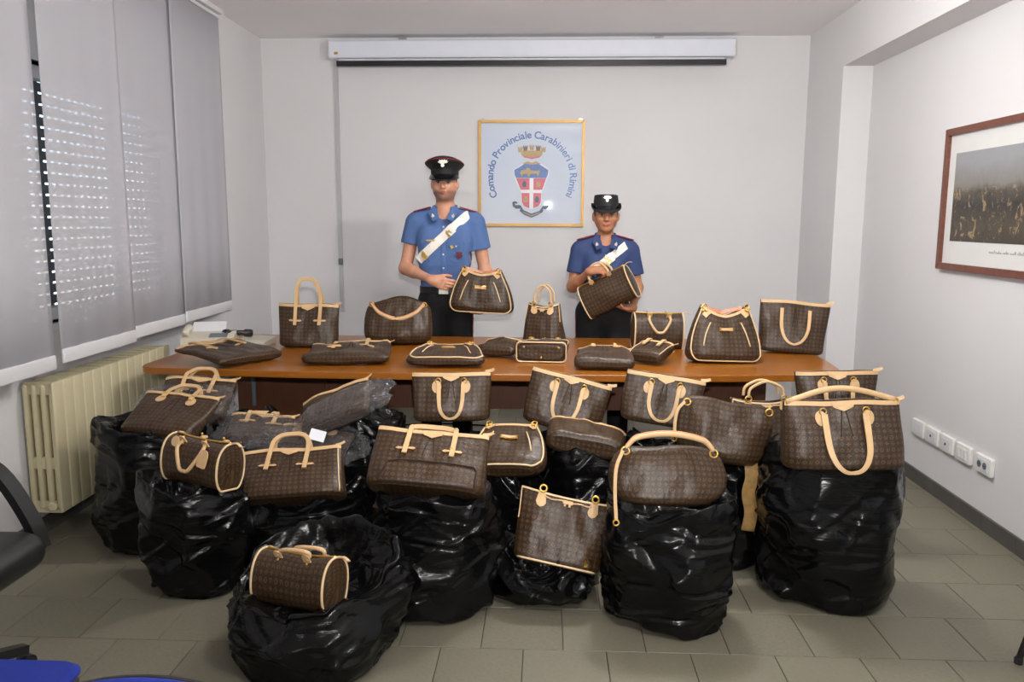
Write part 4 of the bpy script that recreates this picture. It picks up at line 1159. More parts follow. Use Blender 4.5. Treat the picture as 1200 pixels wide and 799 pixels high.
def shopper(label, loc, rot, W, H, D, seed=1, handles='none', wb=.86, name='monogram_shopper', hl=.14, dip=.02, skew=0., bottom_pipe=True, badge=True, post=None, side_strap=True):
    r = start(name, label, 'handbag', loc, rot)
    B = Body(W/2*wb, W/2, H, D/2, D/2*.42, seed=seed, post=post, n=3.2, dip=dip, amp=.007, skew=skew)
    add_body(r, B, recess=.05)
    rim_trim(r, B, .007, M_piping)
    for s_ in (-1, 1):
        x = s_*W*.27
        tb_ = patch(r, B, 'handle_tab', [(x-.014, H-.004), (x+.014, H-.004), (x+.02, H*.84), (x+.013, H*.79), (x, H*.765), (x-.013, H*.79), (x-.02, H*.84)], M_leather, .004)
        q = B.front([x/float(B.w(1))], [.99], .008)[0]
        ring(r, q+np.array([0, -.002, .014]), .013, 'y', .004, 'buckle', tb_)
    if handles == 'up':
        for sd in (-1, 1):
            A = [B.front([s*.54], [.99], .008, sd)[0]+np.array([0, 0, .02]) for s in (-1, 1)]
            P = [A[0], A[0]*.93+A[1]*.07+np.array([0, 0, hl*.6]), (A[0]+A[1])/2+np.array([0, 0, hl]), A[0]*.07+A[1]*.93+np.array([0, 0, hl*.6]), A[1]]
            hand(r, B.free(np.array(P)), .0065)
        # lace bow hanging at the side
    lace = B.front(np.linspace(-.5, .5, 14), .93+.01*np.cos(np.arange(14)*1.3), .006)
    obj('drawstring', tube(lace, .0032, 6), M_leather, r, True)
    kn = patch(r, B, 'drawstring_slide', [(-.018, H*.955), (.018, H*.955), (.018, H*.90), (-.018, H*.90)], M_leather, .007)
    for q in (-.008, .008):
        obj('tassel', tube([B.front([q/float(B.w(.9))], [.9], .010)[0], B.front([q/float(B.w(.85))], [.86], .010)[0]], .005, 6), M_leather, kn)
    if side_strap:
        for s_ in (-1, 1):
            obj('side_strap', strap(B.front(np.full(8, s_*.985), np.linspace(.98, .55, 8), .004), .012, .004, (0, 1, 0)), M_leather, r, True, angle=50)
    if bottom_pipe: obj('piping', tube(B.front(np.linspace(-.95, .95, 22), np.full(22, .03), .003), .0042, 6), M_piping, r, True)
    if badge:
        bd = patch(r, B, 'badge', [(W*.27, H*.20), (W*.37, H*.20), (W*.37, H*.08), (W*.27, H*.08)], M_gold, .004)
        patch(r, B, 'badge_mark', [(W*.285, H*.185), (W*.31, H*.185), (W*.355, H*.095), (W*.33, H*.095)], M_lining, .0075, parent=bd)
    return r
# ------------------------------------------------------------------ the bags in place
def px(xc, yb, Y): return aty(xc, yb, Y)
def tab(xc, yb, D, z=TZ):
    p = atz(xc, yb, z); q = p.copy(); q[1] += D*.45; q[0] *= q[1]/p[1]; q[2] = z+.001; return q
# --- on the table, standing
p = tab(362, 408, .14); k = mpp(p)
tote('standing tote with tall upright handles at the left of the table', p, (R(-3), R(1.5), R(3)), 70*k, 50*k, .15, wb=.95, style='cross', handles='up', hl=29*k, hx=.40, seed=3, strapw=.02, htop=-.08)
p = tab(467, 405, .17); k = mpp(p)
artsy('standing slouchy hobo whose single handle droops across its front, on the table', p, (R(-4), 0, 0), 92*k, 50*k, .2, seed=7, handle='front', hl=.085, peak=.03, top=.74, bulge=.0)
p = tab(637, 404, .13); k = mpp(p)
shopper('small standing drawstring shopper with thin looped handles in the middle of the table', p, (R(-3), 0, R(-18)), 38*k, 47*k, .15, seed=5, handles='up', wb=1.38, hl=20*k, bottom_pipe=False, badge=False)
p = tab(769, 410, .16); k = mpp(p)
speedy('small boxy barrel bag with its handle drooping in front, standing on the table', p, (0, R(1), R(3)), 56*k, 22*k, seed=4, hlen=.085, sag=.05)
p = tab(846, 427, .2); k = mpp(p)
galliera('standing hobo with white piping, gold plate and dipped mouth at the right of the table', p, (R(-6), R(1.5), R(4)), 88*k, 66*k, .2, seed=6, top=.62, dip=.055)
p = tab(925, 415, .14); k = mpp(p)
tote('standing tote with long hanging handle loops at the right end of the table', p, (R(-4), R(4), R(-6)), 80*k, 60*k, .15, wb=.92, style='none', handles='down', hl=40*k, hx=.42, seed=9, centre=False, piping=False, strapw=.02)
# --- on the table, lying
p = atz(277, 417, TZ+.03); p[2] = TZ+.032
tote('flattened tote lying across the left end of the table', p+np.array([.12, -.07, 0]), (R(-84), R(2), R(62)), .44, .34, .055, style='cross', handles='up', hl=.09, seed=11, dt=.6)
p = atz(405, 429, TZ); p[2] = TZ+.036
tote('crumpled tote lying flat in front of the standing slouchy hobo', p, (R(-86), R(0), R(6)), .43, .30, .065, style='cross', handles='up', hl=.09, seed=12, amp=.012, dt=.5, wb=1.05)
p = atz(521, 433, TZ); p[2] = TZ+.034
galliera('hobo with white piping and gold plate lying flat at the middle front of the table', p+np.array([0, .02, 0]), (R(-84), 0, R(2)), .40, .36, .06, seed=13, top=.62, dip=.06)
p = atz(580, 421, TZ); p[2] = TZ+.036
tote('dark crumpled bag squeezed between the flat hobo and the bag showing its base', p+np.array([0, .03, 0]), (R(-86), 0, R(-12)), .22, .2, .065, style='none', handles='none', seed=14, amp=.016, centre=False, dt=.7)
p = atz(634, 426, TZ); k = mpp(p); p[2] = TZ+.058
g_ = shopper('bag lying on its back with its studded base towards the camera', p+np.array([0, .01, 0]), (R(-88), 0, R(-4)), 62*k, .26, .115, seed=15, wb=1.0, bottom_pipe=False, badge=False)
bw_, bd_ = 62*k/2*.94, .115/2*.9
obj('base_piping', tube([(x, y, .004) for x, y in rrect(2*bw_, 2*bd_, .02, 5)], .0038, 6, closed=True), M_piping, g_, True)
for (sx, sy) in ((-.7, -.5), (.7, -.5), (0, .55)): obj('stud', ball((sx*bw_, sy*bd_, -.001), .007, 10, 6), M_gold, g_, True)
p = atz(708, 436, TZ); p[2] = TZ+.036
tote('rounded bag lying flat with a looped handle on top, right of the studded base', p+np.array([0, .02, 0]), (R(-86), 0, R(-4)), .27, .30, .06, seed=16, wb=1.12, style='round', handles='up', hl=.055, hx=.42, centre=False, dt=.5, dbl=.01, amp=.009)
hp = aty(715, 408, 4.25)
p = atz(756, 430, TZ); p[2] = TZ+.04
tote('small folded bag with white edge piping lying in front of the boxy barrel bag', p+np.array([0, .05, 0]), (R(-80), R(0), R(-28)), .19, .19, .07, style='none', handles='up', hl=.03, seed=17, centre=False, piping=True, dt=.6)

# --- on the sacks
p = px(530, 492, 3.50); k = mpp(p)
tote('tote with a looped handle standing between the puffed shiny sack and the tilted tote', p, (R(-6), R(-1.5), R(2)), 92*k, 56*k, .15, wb=.97, hl=.15, hx=.32, seed=21)
p = px(655, 502, 3.62); k = mpp(p)
tote('tilted tote leaning to the right, its zip trim sloping down', p, (R(-6), R(14), R(-4)), 96*k, 64*k, .14, wb=.92, hl=.165, hx=.33, seed=22)
p = px(771, 496, 3.52); k = mpp(p)
tote('tote with two leather straps standing below the white-piped standing hobo', p, (R(-4), R(8), R(-3)), 92*k, 58*k, .14, wb=.97, hl=.15, hx=.36, seed=23)
p = px(842, 541, 3.22); k = mpp(p)
artsy('plain hobo with a short loose strap and gold ring, behind the braided handle hobo', p, (R(-8), R(7), R(-4)), 112*k, 72*k, .16, seed=24, handle='none', drop=.14, top=.94, peak=.0, bulge=.0)
p = px(893, 516, 3.50); k = mpp(p)
shopper('dark shopper with thin looped handles squeezed behind the plain hobo', p, (R(-4), 0, R(6)), 76*k, 52*k, .12, seed=25, handles='up', hl=18*k, wb=1.05, bottom_pipe=True, badge=False)
p = px(979, 500, 3.60); k = mpp(p)
tote('rear tote at the right end, mostly hidden by the big strap tote', p, (R(-4), R(-2), R(-3)), 94*k, 66*k, .14, wb=.84, hl=.17, hx=.34, seed=26)
p = px(985, 546, 2.97); k = mpp(p)
tote('big tote with long shoulder strap and hanging handle loop on the right end sack', p, (R(-5), R(-2), R(-3)), 130*k, 78*k, .2, wb=1.04, hl=.20, hx=.36, seed=27, arm=.045, strapw=.024, hoff=.035)
p = px(684, 523, 3.35); k = mpp(p)
tote('rolled brown bag lying sideways between the tilted tote and the braided handle hobo', p, (R(-86), R(8), R(-6)), 96*k, .2, .105, style='none', handles='none', seed=28, centre=False, dt=.8, pull=False, pleat=False)
p = px(780, 592, 2.84); k = mpp(p)
artsy('big slouchy hobo with a braided handle arched over the top, on the centre right sack', p, (R(-16), R(2), R(3)), 136*k, 70*k, .24, seed=29, handle='up', hl=.065, drop=.24, top=.84, peak=.0, hr=.0105)
p = px(650, 664, 2.95); k = mpp(p)
shopper('drawstring shopper with a small square gold badge, tipped over on the low slumped sack', p, (R(-24), R(11), R(-3)), 114*k, 84*k, .17, seed=30, wb=.88, dip=.012)
p = px(498, 578, 2.82); k = mpp(p)
tote('large tote lying back with its seamed base panel towards the camera', p, (R(-36), R(4.5), R(0)), 136*k, 76*k, .2, style='cross', handles='up', hl=.02, hx=.40, wb=1.03, seed=31, base_patch=True)
p = px(592, 553, 3.22); k = mpp(p)
galliera('brown bag with a pale curved lower edge behind the large tote', p, (R(-58), R(-3), R(-8)), 92*k, .26, .12, seed=32, top=.7, dip=.0)
p = px(336, 588, 3.16); k = mpp(p)
tote('tote with cross-shaped handle tabs and upright handle loop, on the wide left sack', p, (R(-40), R(-4), R(4)), 124*k, 66*k, .15, style='cross', handles='up', hl=.075, hx=.36, wb=1.14, seed=33, piping=True)
p = px(236, 566, 2.98); k = mpp(p)
speedy('barrel bag with a luggage tag and handle drooping in front, on the left sack', p, (R(-6), R(2), R(-24)), 88*k, 29*k, seed=34, hlen=.095, tag_=True, sag=.16)
p = px(182, 513, 3.36); k = mpp(p)
tote('tote lying back on the tall narrow sack beside the radiator', p, (R(-58), R(3), R(-8)), 100*k, .26, .11, style='round', handles='up', hl=.07, hx=.36, seed=35, centre=False)
p = px(222, 492, 3.62); k = mpp(p)
tote('film wrapped tote lying behind the radiator sack', p, (R(-50), R(2), R(5)), 84*k, .24, .12, style='cross', handles='up', hl=.07, hx=.4, seed=36)
p = px(345, 714, 2.50); k = mpp(p)
speedy('barrel bag lying in the open sack in the left foreground', p+np.array([0, .03, 0]), (R(-14), R(-3), R(-22)), 104*k, 33*k, seed=37, handles='lie', sag=.18, hx=.2)
p = px(300, 520, 3.50); k = mpp(p)
tote('film wrapped bag in front of the table leg, left of the paper slip', p, (R(-66), R(4), R(10)), 76*k, .2, .10, style='cross', handles='up', hl=.03, seed=38, amp=.012)
p = px(355, 536, 3.42); k = mpp(p)
tote('film wrapped bag with a leather handle behind the tote with the upright loop', p+np.array([0, .03, 0]), (R(-68), R(2), R(-4)), 96*k, .2, .10, style='round', handles='up', hl=.05, seed=39, amp=.010)
p = px(392, 497, 3.50); k = mpp(p)
tote('film wrapped bag leaning on the puffed shiny sack', p, (R(-52), R(-22), R(-6)), 92*k, .2, .10, style='none', handles='none', seed=40, amp=.012, centre=False)

# crumpled clear film over the wrapped bags
def film(label, c, r, rot, seed):
    V, F = ball((0, 0, 0), 1.0, 64, 36)
    V = np.array(V); out = []
    for v in V:
        a = mn.fractal(Vector(v*1.8)+Vector((seed, 0, 0)), 1.0, 2.0, 4); b = 1-abs(mn.noise(Vector(v*4.5)+Vector((0, seed, 0))))
        s = 1+.20*a+.14*b+.10*(1-abs(mn.noise(Vector(v*9)+Vector((0, 0, seed)))))
        sg = np.sign(v)*np.abs(v)**.75
        out.append(sg*np.array(r)*s)
    o = obj('plastic_film', (out, F), M_film, None, True); o.location = tuple(float(q) for q in c); o.rotation_euler = rot
    tag(o, label, 'plastic film', 'crumpled clear wrapping')
film('crumpled clear film over the tote behind the radiator sack', px(218, 474, 3.66), (.19, .10, .07), (R(10), 0, R(5)), 2)
film('crumpled clear film over the bag left of the paper slip', px(300, 508, 3.56), (.15, .11, .06), (R(8), 0, R(10)), 5)
film('crumpled clear film over the bag behind the tote with upright loop', px(362, 521, 3.50), (.23, .11, .06), (R(8), 0, 0), 8)
film('crumpled clear film peaking upward over the puffed sack', px(402, 477, 3.54), (.20, .08, .055), (R(12), R(-24), 0), 11)
M_paper = mat('white_paper', srgb(226, 226, 232), .7, var=.02)
pp = px(372, 510, 3.36)
o = obj('paper_slip', xf(box(-.034, .034, -.0006, .0006, -.024, .024), Matrix.Rotation(R(14), 4, 'Y') @ Matrix.Rotation(R(-30), 4, 'X')), M_paper); o.location = tuple(pp)
tag(o, 'small white paper slip on the film wrapped bags', 'paper')
# ------------------------------------------------------------------ people: implicit surfaces meshed as one continuous skin
class Sdf:
    def __init__(s): s.p = []
    def cap(s, a, b, ra, rb, k=.03, op='u'):
        a, b = np.array(a, float), np.array(b, float); ba = b-a; L = max(ba@ba, 1e-9)
        def f(P):
            h = np.clip(((P-a)@ba)/L, 0, 1); return np.linalg.norm(P-a-h[..., None]*ba, axis=-1)-(ra+(rb-ra)*h)
        r = max(ra, rb); s.p.append((f, np.minimum(a, b)-r, np.maximum(a, b)+r, k, op)); return s
    def ell(s, c, r, k=.03, op='u', rot=None):
        c, r = np.array(c, float), np.array(r, float)
        Rm = None if rot is None else np.array(Euler(rot).to_matrix())
        def f(P):
            q = P-c
            if Rm is not None: q = q@Rm
            k0 = np.linalg.norm(q/r, axis=-1); k1 = np.linalg.norm(q/(r*r), axis=-1)
            return k0*(k0-1)/np.maximum(k1, 1e-6)
        m = r.max(); s.p.append((f, c-m, c+m, k, op)); return s
    def rbox(s, c, h, r, k=.03, op='u', rot=None):
        c, h = np.array(c, float), np.array(h, float)
        Rm = None if rot is None else np.array(Euler(rot).to_matrix())
        def f(P):
            p = P-c
            if Rm is not None: p = p@Rm
            q = np.abs(p)-(h-r)
            return np.linalg.norm(np.maximum(q, 0), axis=-1)+np.minimum(q.max(-1), 0)-r
        m = np.linalg.norm(h) if rot is not None else h; s.p.append((f, c-m, c+m, k, op)); return s
    def cut(s, point, normal, k=.004):      # keep the side opposite to normal
        p0, n = np.array(point, float), np.array(normal, float); n = n/np.linalg.norm(n)
        s.p.append((lambda P: (P-p0)@n, None, None, k, 'i')); return s
    @staticmethod
    def mixop(A, B, k, op):
        if op == 's': B = -B
        if op == 'u':
            h = np.clip(.5+.5*(B-A)/k, 0, 1); return B*(1-h)+A*h-k*h*(1-h)
        h = np.clip(.5-.5*(B-A)/k, 0, 1); return B*(1-h)+A*h+k*h*(1-h)
    def ev(s, P):
        A = np.full(P.shape[:-1], 1.0)
        for f, lo, hi, k, op in s.p: A = s.mixop(A, f(P), k, op)
        return A
    def mesh(s, step=.005, pad=.02, smooth=1):
        lo = np.min([q[1] for q in s.p if q[1] is not None and q[4] == 'u'], 0)-pad; hi = np.max([q[2] for q in s.p if q[2] is not None and q[4] == 'u'], 0)+pad
        n = np.ceil((hi-lo)/step).astype(int)+1
        ax = [lo[i]+step*np.arange(n[i]) for i in range(3)]
        A = np.full(n, 1.0, dtype=np.float32)
        for f, l, h, k, op in s.p:
            if l is None: i0, i1 = np.zeros(3, int), n
            else:
                i0 = np.clip(np.floor((l-k-.02-lo)/step).astype(int), 0, n); i1 = np.clip(np.ceil((h+k+.02-lo)/step).astype(int)+1, 0, n)
            if np.any(i1 <= i0): continue
            sl = tuple(slice(a, b) for a, b in zip(i0, i1))
            G = np.stack(np.meshgrid(ax[0][sl[0]], ax[1][sl[1]], ax[2][sl[2]], indexing='ij'), -1)
            A[sl] = s.mixop(A[sl], f(G), k, op)
        sg = A < 0
        c = np.zeros(np.array(n)-1, dtype=np.uint8)
        for dx in (0, 1):
            for dy in (0, 1):
                for dz in (0, 1): c += sg[dx:n[0]-1+dx, dy:n[1]-1+dy, dz:n[2]-1+dz]
        I = np.argwhere((c > 0) & (c < 8)); idm = -np.ones(c.shape, dtype=np.int64); idm[tuple(I.T)] = np.arange(len(I))
        acc = np.zeros((len(I), 3)); cnt = np.zeros(len(I))
        cor = [(x, y, z) for x in (0, 1) for y in (0, 1) for z in (0, 1)]
        for a in cor:
            for d in range(3):
                if a[d]: continue
                b = list(a); b[d] = 1
                va = A[tuple((I+np.array(a)).T)]; vb = A[tuple((I+np.array(b)).T)]
                m = (va < 0) != (vb < 0); t = np.where(m, va/np.where(m, va-vb, 1), 0)
                P = np.array(a)[None]+t[:, None]*(np.array(b)-np.array(a))[None]
                acc[m] += P[m]; cnt[m] += 1
        V = lo+step*(I+acc/cnt[:, None])
        F = []
        for d in range(3):
            u, v = (d+1) % 3, (d+2) % 3
            s0 = [slice(1, m-1) for m in n]; s0[d] = slice(0, n[d]-1); s1 = list(s0); s1[d] = slice(1, n[d])
            ch = sg[tuple(s0)] != sg[tuple(s1)]
            E_ = np.argwhere(ch)
            for q in (u, v): E_[:, q] += 1
            o = lambda du, dv: idm[tuple((E_-np.eye(3, dtype=int)[u]*du-np.eye(3, dtype=int)[v]*dv).T)]
            Q = np.stack([o(0, 0), o(1, 0), o(1, 1), o(0, 1)], 1)
            ins = sg[tuple(E_.T)]
            Q[~ins] = Q[~ins][:, ::-1]
            F.append(Q)
        F = np.concatenate(F); F = F[(F >= 0).all(1)]
        for _ in range(smooth):
            S_ = np.zeros_like(V); C_ = np.zeros(len(V))
            for a in range(4):
                np.add.at(S_, F[:, a], V[F[:, (a+1) % 4]]); np.add.at(C_, F[:, a], 1)
                np.add.at(S_, F[:, a], V[F[:, (a-1) % 4]]); np.add.at(C_, F[:, a], 1)
            V = V*.5+.5*S_/np.maximum(C_, 1)[:, None]
        return V, F[:, ::-1]
    def surf(s, xz, y0=-.45, y1=.05, n=160):
        """front surface y for x,z pairs"""
        xz = np.atleast_2d(np.asarray(xz, float)); ys = np.linspace(y0, y1, n)
        P = np.empty((len(xz), n, 3)); P[..., 0] = xz[:, :1]; P[..., 2] = xz[:, 1:]; P[..., 1] = ys
        D = s.ev(P) < 0; i = np.where(D.any(1), D.argmax(1), n-1); return ys[i]
def on(S, xz, off=.004): xz = np.atleast_2d(np.asarray(xz, float)); y = S.surf(xz); return np.c_[xz[:, 0], y-off, xz[:, 1]]
def cloth_patch(S, poly, off=.003, th=.003, sub=4):
    P = []
    poly = np.array(poly, float)
    for k in range(len(poly)):
        a, b = poly[k], poly[(k+1) % len(poly)]
        for q in range(sub): P.append(a+(b-a)*q/sub)
    P = np.array(P); c = poly.mean(0); m = len(P)
    fr = on(S, P, off+th); bk = on(S, P, off-.004); mid = on(S, c+(P-c)*.5, off+th); cc = on(S, [c], off+th)
    V = fr.tolist()+bk.tolist()+mid.tolist()+cc.tolist()
    F = [(k, (k+1) % m, 2*m+(k+1) % m, 2*m+k) for k in range(m)]+[(2*m+k, 2*m+(k+1) % m, 3*m) for k in range(m)]+[(m+k, m+(k+1) % m, (k+1) % m, k) for k in range(m)]
    return V, F
def unit(v): v = np.array(v, float); return v/np.linalg.norm(v)
def add_hand(S, wrist, f, n, thumb, curl=(20, 30, 20), sc=1.0, spread=.012, tcurl=.5):
    """palm normal n, finger direction f, thumb: unit vector of the thumb side"""
    w = np.array(wrist, float); f = unit(f); n = unit(np.array(n)-f*(np.array(n)@f)); s = unit(np.cross(f, n))
    if s@np.array(thumb) < 0: s = -s
    L = (.072, .079, .073, .058)
    for q, (o, ln) in enumerate(zip((1.6, .55, -.5, -1.5), L)):
        root = w+f*.012*sc+s*o*.012*sc; kn = w+f*(.085-.006*abs(q-1))*sc+s*o*.0185*sc
        S.cap(root, kn, .0145*sc, .0125*sc, .014)
        d, nn, p, rad = f, n, kn, .0098*sc
        for j, fr in enumerate((.46, .30, .24)):
            a = R(curl[j]+q*3); d2 = d*math.cos(a)+nn*math.sin(a); nn = nn*math.cos(a)-d*math.sin(a); d = d2
            e = p+d*ln*fr*sc*1.0; S.cap(p, e, rad, rad*.93, .003); p = e; rad *= .93
    S.cap(w-f*.01, w+f*.03*sc, .022*sc, .024*sc, .02)
    t0 = w+f*.022*sc+s*.018*sc; t1 = w+f*.058*sc+s*.040*sc+n*.012*sc; t2 = t1+unit(f*.85+s*.25+n*tcurl)*.034*sc; t3 = t2+unit(f*.9+s*.02+n*(tcurl+.2))*.027*sc
    S.cap(t0, t1, .016*sc, .0125*sc, .012); S.cap(t1, t2, .0115*sc, .0105*sc, .004); S.cap(t2, t3, .0105*sc, .009*sc, .004)

def skin_mat(name, c, stubble=None, zr=None):
    t = NT(name); b = t.b
    v = t.coord('Object'); n = t.noise(40, 4, .6, v)
    col = t.ramp(n, [(.3, tuple(q*.92 for q in c)), (.7, tuple(min(1, q*1.06) for q in c))])
    if stubble:
        sx = t.node('ShaderNodeSeparateXYZ'); t.link(v, sx.inputs[0])
        mr = t.node('ShaderNodeMapRange'); mr.interpolation_type = 'SMOOTHSTEP'; t.link(sx.outputs[2], mr.inputs[0])
        mr.inputs[1].default_value = zr[1]; mr.inputs[2].default_value = zr[1]-.022; mr.inputs[3].default_value = 0; mr.inputs[4].default_value = 1
        m2 = t.node('ShaderNodeMapRange'); m2.interpolation_type = 'SMOOTHSTEP'; t.link(sx.outputs[2], m2.inputs[0])
        m2.inputs[1].default_value = zr[0]-.02; m2.inputs[2].default_value = zr[0]; m2.inputs[3].default_value = 0; m2.inputs[4].default_value = 1
        k = t.math('MULTIPLY', t.math('MULTIPLY', mr.outputs[0], m2.outputs[0]), t.math('MULTIPLY', t.math('LESS_THAN', sx.outputs[1], -.01), .72))
        col = t.mix(k, col, stubble)
    t.link(col, b.inputs['Base Color']); b.inputs['Roughness'].default_value = .5
    b.inputs['Subsurface Weight'].default_value = .08; b.inputs['Subsurface Radius'].default_value = (.01, .004, .002)
    return t.m
M_hair = mat('dark_hair', srgb(34, 26, 22), .6, var=.3, scale=120)
M_blackcloth = mat('black_uniform_cloth', srgb(17, 17, 20), .85, var=.2, scale=60, bump=.2, bscale=300)
M_capblack = mat('black_cap_cloth', srgb(15, 15, 18), .7, var=.2, scale=60)
M_visor = mat('patent_visor', (.006, .006, .007), .08, var=.1)
M_silver = mat('silver_embroidery', srgb(226, 224, 214), .4, .2, var=.1, scale=150)
M_belt = mat('white_leather_belt', srgb(236, 230, 220), .45, var=.03)
M_red = mat('red_cloth', srgb(160, 24, 34), .7, var=.1)
M_eye = mat('eye_white', srgb(168, 156, 146), .3, var=.02); M_iris = mat('dark_iris', srgb(38, 26, 20), .2, var=.1)
M_goldthread = mat('gold_badge', srgb(206, 172, 96), .35, .6, var=.1)

def person(label, loc, m):
    o = empty('person', loc, (0, 0, m.get('rz', 0))); tag(o, label, 'person')
    H0 = m['chin']; sw = m['sw']; hs = m['hs']          # chin height, shoulder joint half width, head scale
    zs = m['zs']                                          # shoulder joint height
    B = Sdf()
    hz = lambda d: H0+d*hs
    # skull, face, neck
    B.ell((0, .005, hz(.132)), (.077*hs, .097*hs, .098*hs), .02)
    B.ell((0, -.03*hs, hz(.068)), (.062*hs*m['jaw'], .064*hs, .078*hs), .03)
    B.ell((0, -.066*hs, hz(.018)), (.028*hs*m['jaw'], .024*hs, .022*hs), .025)
    B.ell((0, -.082*hs, hz(.128)), (.056*hs, .018*hs, .014*hs), .018)      # brow
    for s in (-1, 1):
        B.ell((s*.043*hs, -.062*hs, hz(.083)), (.022*hs, .022*hs, .022*hs), .02)   # cheek
        B.ell((s*.032*hs, -.097*hs, hz(.107)), (.017*hs, .016*hs, .011*hs), .008, 's')   # socket
        B.ell((s*.080*hs, .01, hz(.098)), (.010*hs, .02*hs, .03*hs), .008, rot=(0, 0, R(s*22)))
        B.cap((s*.052*hs, -.02*hs, hz(.045)), (s*.06*hs, .0, hz(.075)), .016*hs*m['jaw'], .016*hs, .02)
    B.cap((0, -.092*hs, hz(.115)), (0, -.108*hs, hz(.078)), .008*hs, .0125*hs, .01)
    for s in (-1, 1): B.ell((s*.012*hs, -.098*hs, hz(.074)), (.009*hs, .010*hs, .007*hs), .006)
    B.ell((0, -.089*hs, hz(.050)), (.024*hs, .011*hs, .006*hs), .006); B.ell((0, -.087*hs, hz(.040)), (.021*hs, .012*hs, .007*hs), .006)
    B.cap((0, .02, zs+.03), (0, .01, hz(.05)), m['neck']*1.08, m['neck'], .03)
    # trunk under the clothes
    for s in (-1, 1): B.cap((s*.03, .015, zs+.045), (s*sw*.9, .01, zs+.005), .045, .045, .05)
    B.rbox((0, .015, zs-.15), (sw*.86, .085, .17), .08, .05)
    B.rbox((0, .01, zs-.33), (m['waist'], .078, .13), .075, .06)
    arms = m['arms']
    for a in arms:
        B.cap(a['sh'], a['el'], m['ua'], m['ua']*.78, .03); B.cap(a['el'], a['wr'], m['ua']*.80, m['ua']*.52, .02)
        B.cap(a['el'], np.array(a['el'])*.65+np.array(a['wr'])*.35, m['ua']*.80, m['ua']*.82, .02)
        add_hand(B, a['wr'], a['f'], a['n'], a['thumb'], a.get('curl', (20, 30, 20)), m['hand'], tcurl=a.get('tc', .4))
    V, F = B.mesh(.0045)
    obj('body', (V, F), m['skin'], o, True)
    # eyes, brows, lips
    for s in (-1, 1):
        e = obj('eye', ball((s*.032*hs, -.083*hs, hz(.107)), (.0135*hs, .010*hs, .0085*hs), 14, 8), M_eye, o, True)
        obj('iris', ball((s*.032*hs, -.0905*hs, hz(.107)), (.0062*hs, .004*hs, .0065*hs), 12, 8), M_iris, e, True)
        obj('eyelid', tube([(s*.018*hs, -.0925*hs, hz(.1125)), (s*.032*hs, -.0955*hs, hz(.1165)), (s*.047*hs, -.087*hs, hz(.111))], .0022*hs, 6, 10), M_hair, e, True)
        obj('eyebrow', tube([(s*.014*hs, -.103*hs, hz(.126)), (s*.032*hs, -.102*hs, hz(.131)), (s*.052*hs, -.086*hs, hz(.126))], .0042*hs, 6, 12), M_hair, o, True)
    lp = mat('lips_'+m['key'], m['lip'], .45, var=.05)
    obj('lips', join(tube([(-.025*hs, -.0905*hs, hz(.0455)), (-.010*hs, -.0995*hs, hz(.0485)), (0, -.1*hs, hz(.0475)), (.010*hs, -.0995*hs, hz(.0485)), (.025*hs, -.0905*hs, hz(.0455))], .0042*hs, 6, 16),
        tube([(-.022*hs, -.0905*hs, hz(.0445)), (0, -.0985*hs, hz(.0395)), (.022*hs, -.0905*hs, hz(.0445))], .005*hs, 6, 16)), lp, o, True)
    # hair showing under the cap
    Hh = Sdf(); Hh.ell((0, .008, hz(.134)), (.081*hs, .102*hs, .101*hs), .02)
    Hh.cut((0, m['hairfront'], 0), (0, -1, -.0)); Hh.cut((0, 0, hz(m['hairlow'])), (0, .0, -1)); Hh.cut((0, 0, hz(.19)), (0, 0, 1))
    if m.get('bun'): Hh.ell((0, .105*hs, hz(.10)), (.04, .035, .035), .02)
    obj('hair', Hh.mesh(.005), M_hair, o, True)
    # shirt
    S = Sdf(); g = .013
    for s in (-1, 1): S.cap((s*.035, .015, zs+.045), (s*sw*.92, .01, zs+.008), .045+g, .05+g, .05)
    S.rbox((0, .012, zs-.15), (sw*.86+g+.008, .10+g, .17), .085, .05)
    if m.get('bust'):
        for s in (-1, 1): S.ell((s*.065, -.075, zs-.14), (.065, .055, .065), .05)
    else:
        for s in (-1, 1): S.ell((s*.085, -.07, zs-.12), (.085, .045, .075), .05)
    S.rbox((0, .008, zs-.36), (m['waist']+g+.012, .088+g, .22), .085, .07)
    S.cut((0, 0, m['belt']), (0, 0, -1))
    for a in arms:
        sh, el = np.array(a['sh']), np.array(a['el'])
        he = sh+(el-sh)*a['hem']
        S.cap(sh, he, m['ua']+.014, m['ua']+.016, .035)
    # shorten the sleeve ends with flat hems
    base = list(S.p)
    for a in arms:
        sh, el = np.array(a['sh']), np.array(a['el']); he = sh+(el-sh)*a['hem']; d = unit(el-sh)
        q = he+d*.05
        S.rbox(q+d*.03, (.10, .10, .08), .004, .004, 's', rot=Vector((0, 0, 1)).rotation_difference(Vector(d)).to_euler())
    S.cap((0, -.035, zs+.075), (0, .0, zs+.2), m['neck']*.96, m['neck']*1.15, .012, 's')
    S.cap((0, -.095, zs+.0), (0, -.03, zs+.12), .012, m['neck']*.8, .012, 's')
    Vs, Fs = S.mesh(.0055)
    Vs = np.array(Vs)
    for i in range(len(Vs)):                               # cloth folds
        p = Vs[i]; w_ = np.clip((zs-.1-p[2])/.15, .15, 1)
        q = mn.noise(Vector((p[0]*9, p[1]*9, p[2]*22+m['seed'])))*.004*w_; Vs[i, 1] += q if p[1] > 0 else -q
    obj('shirt', (Vs, Fs), m['shirt'], o, True)
    # collar
    nz_ = zs+.075; nr = m['neck']+.014
    ang = np.linspace(R(-55), R(235), 26)
    P = [(nr*1.08*math.cos(a), .008+nr*1.05*math.sin(a), nz_+.012+.010*math.sin(a)) for a in ang]
    obj('collar', strap(P, .04, .006, (0, 0, 1)), m['shirt'], o, True, angle=60)
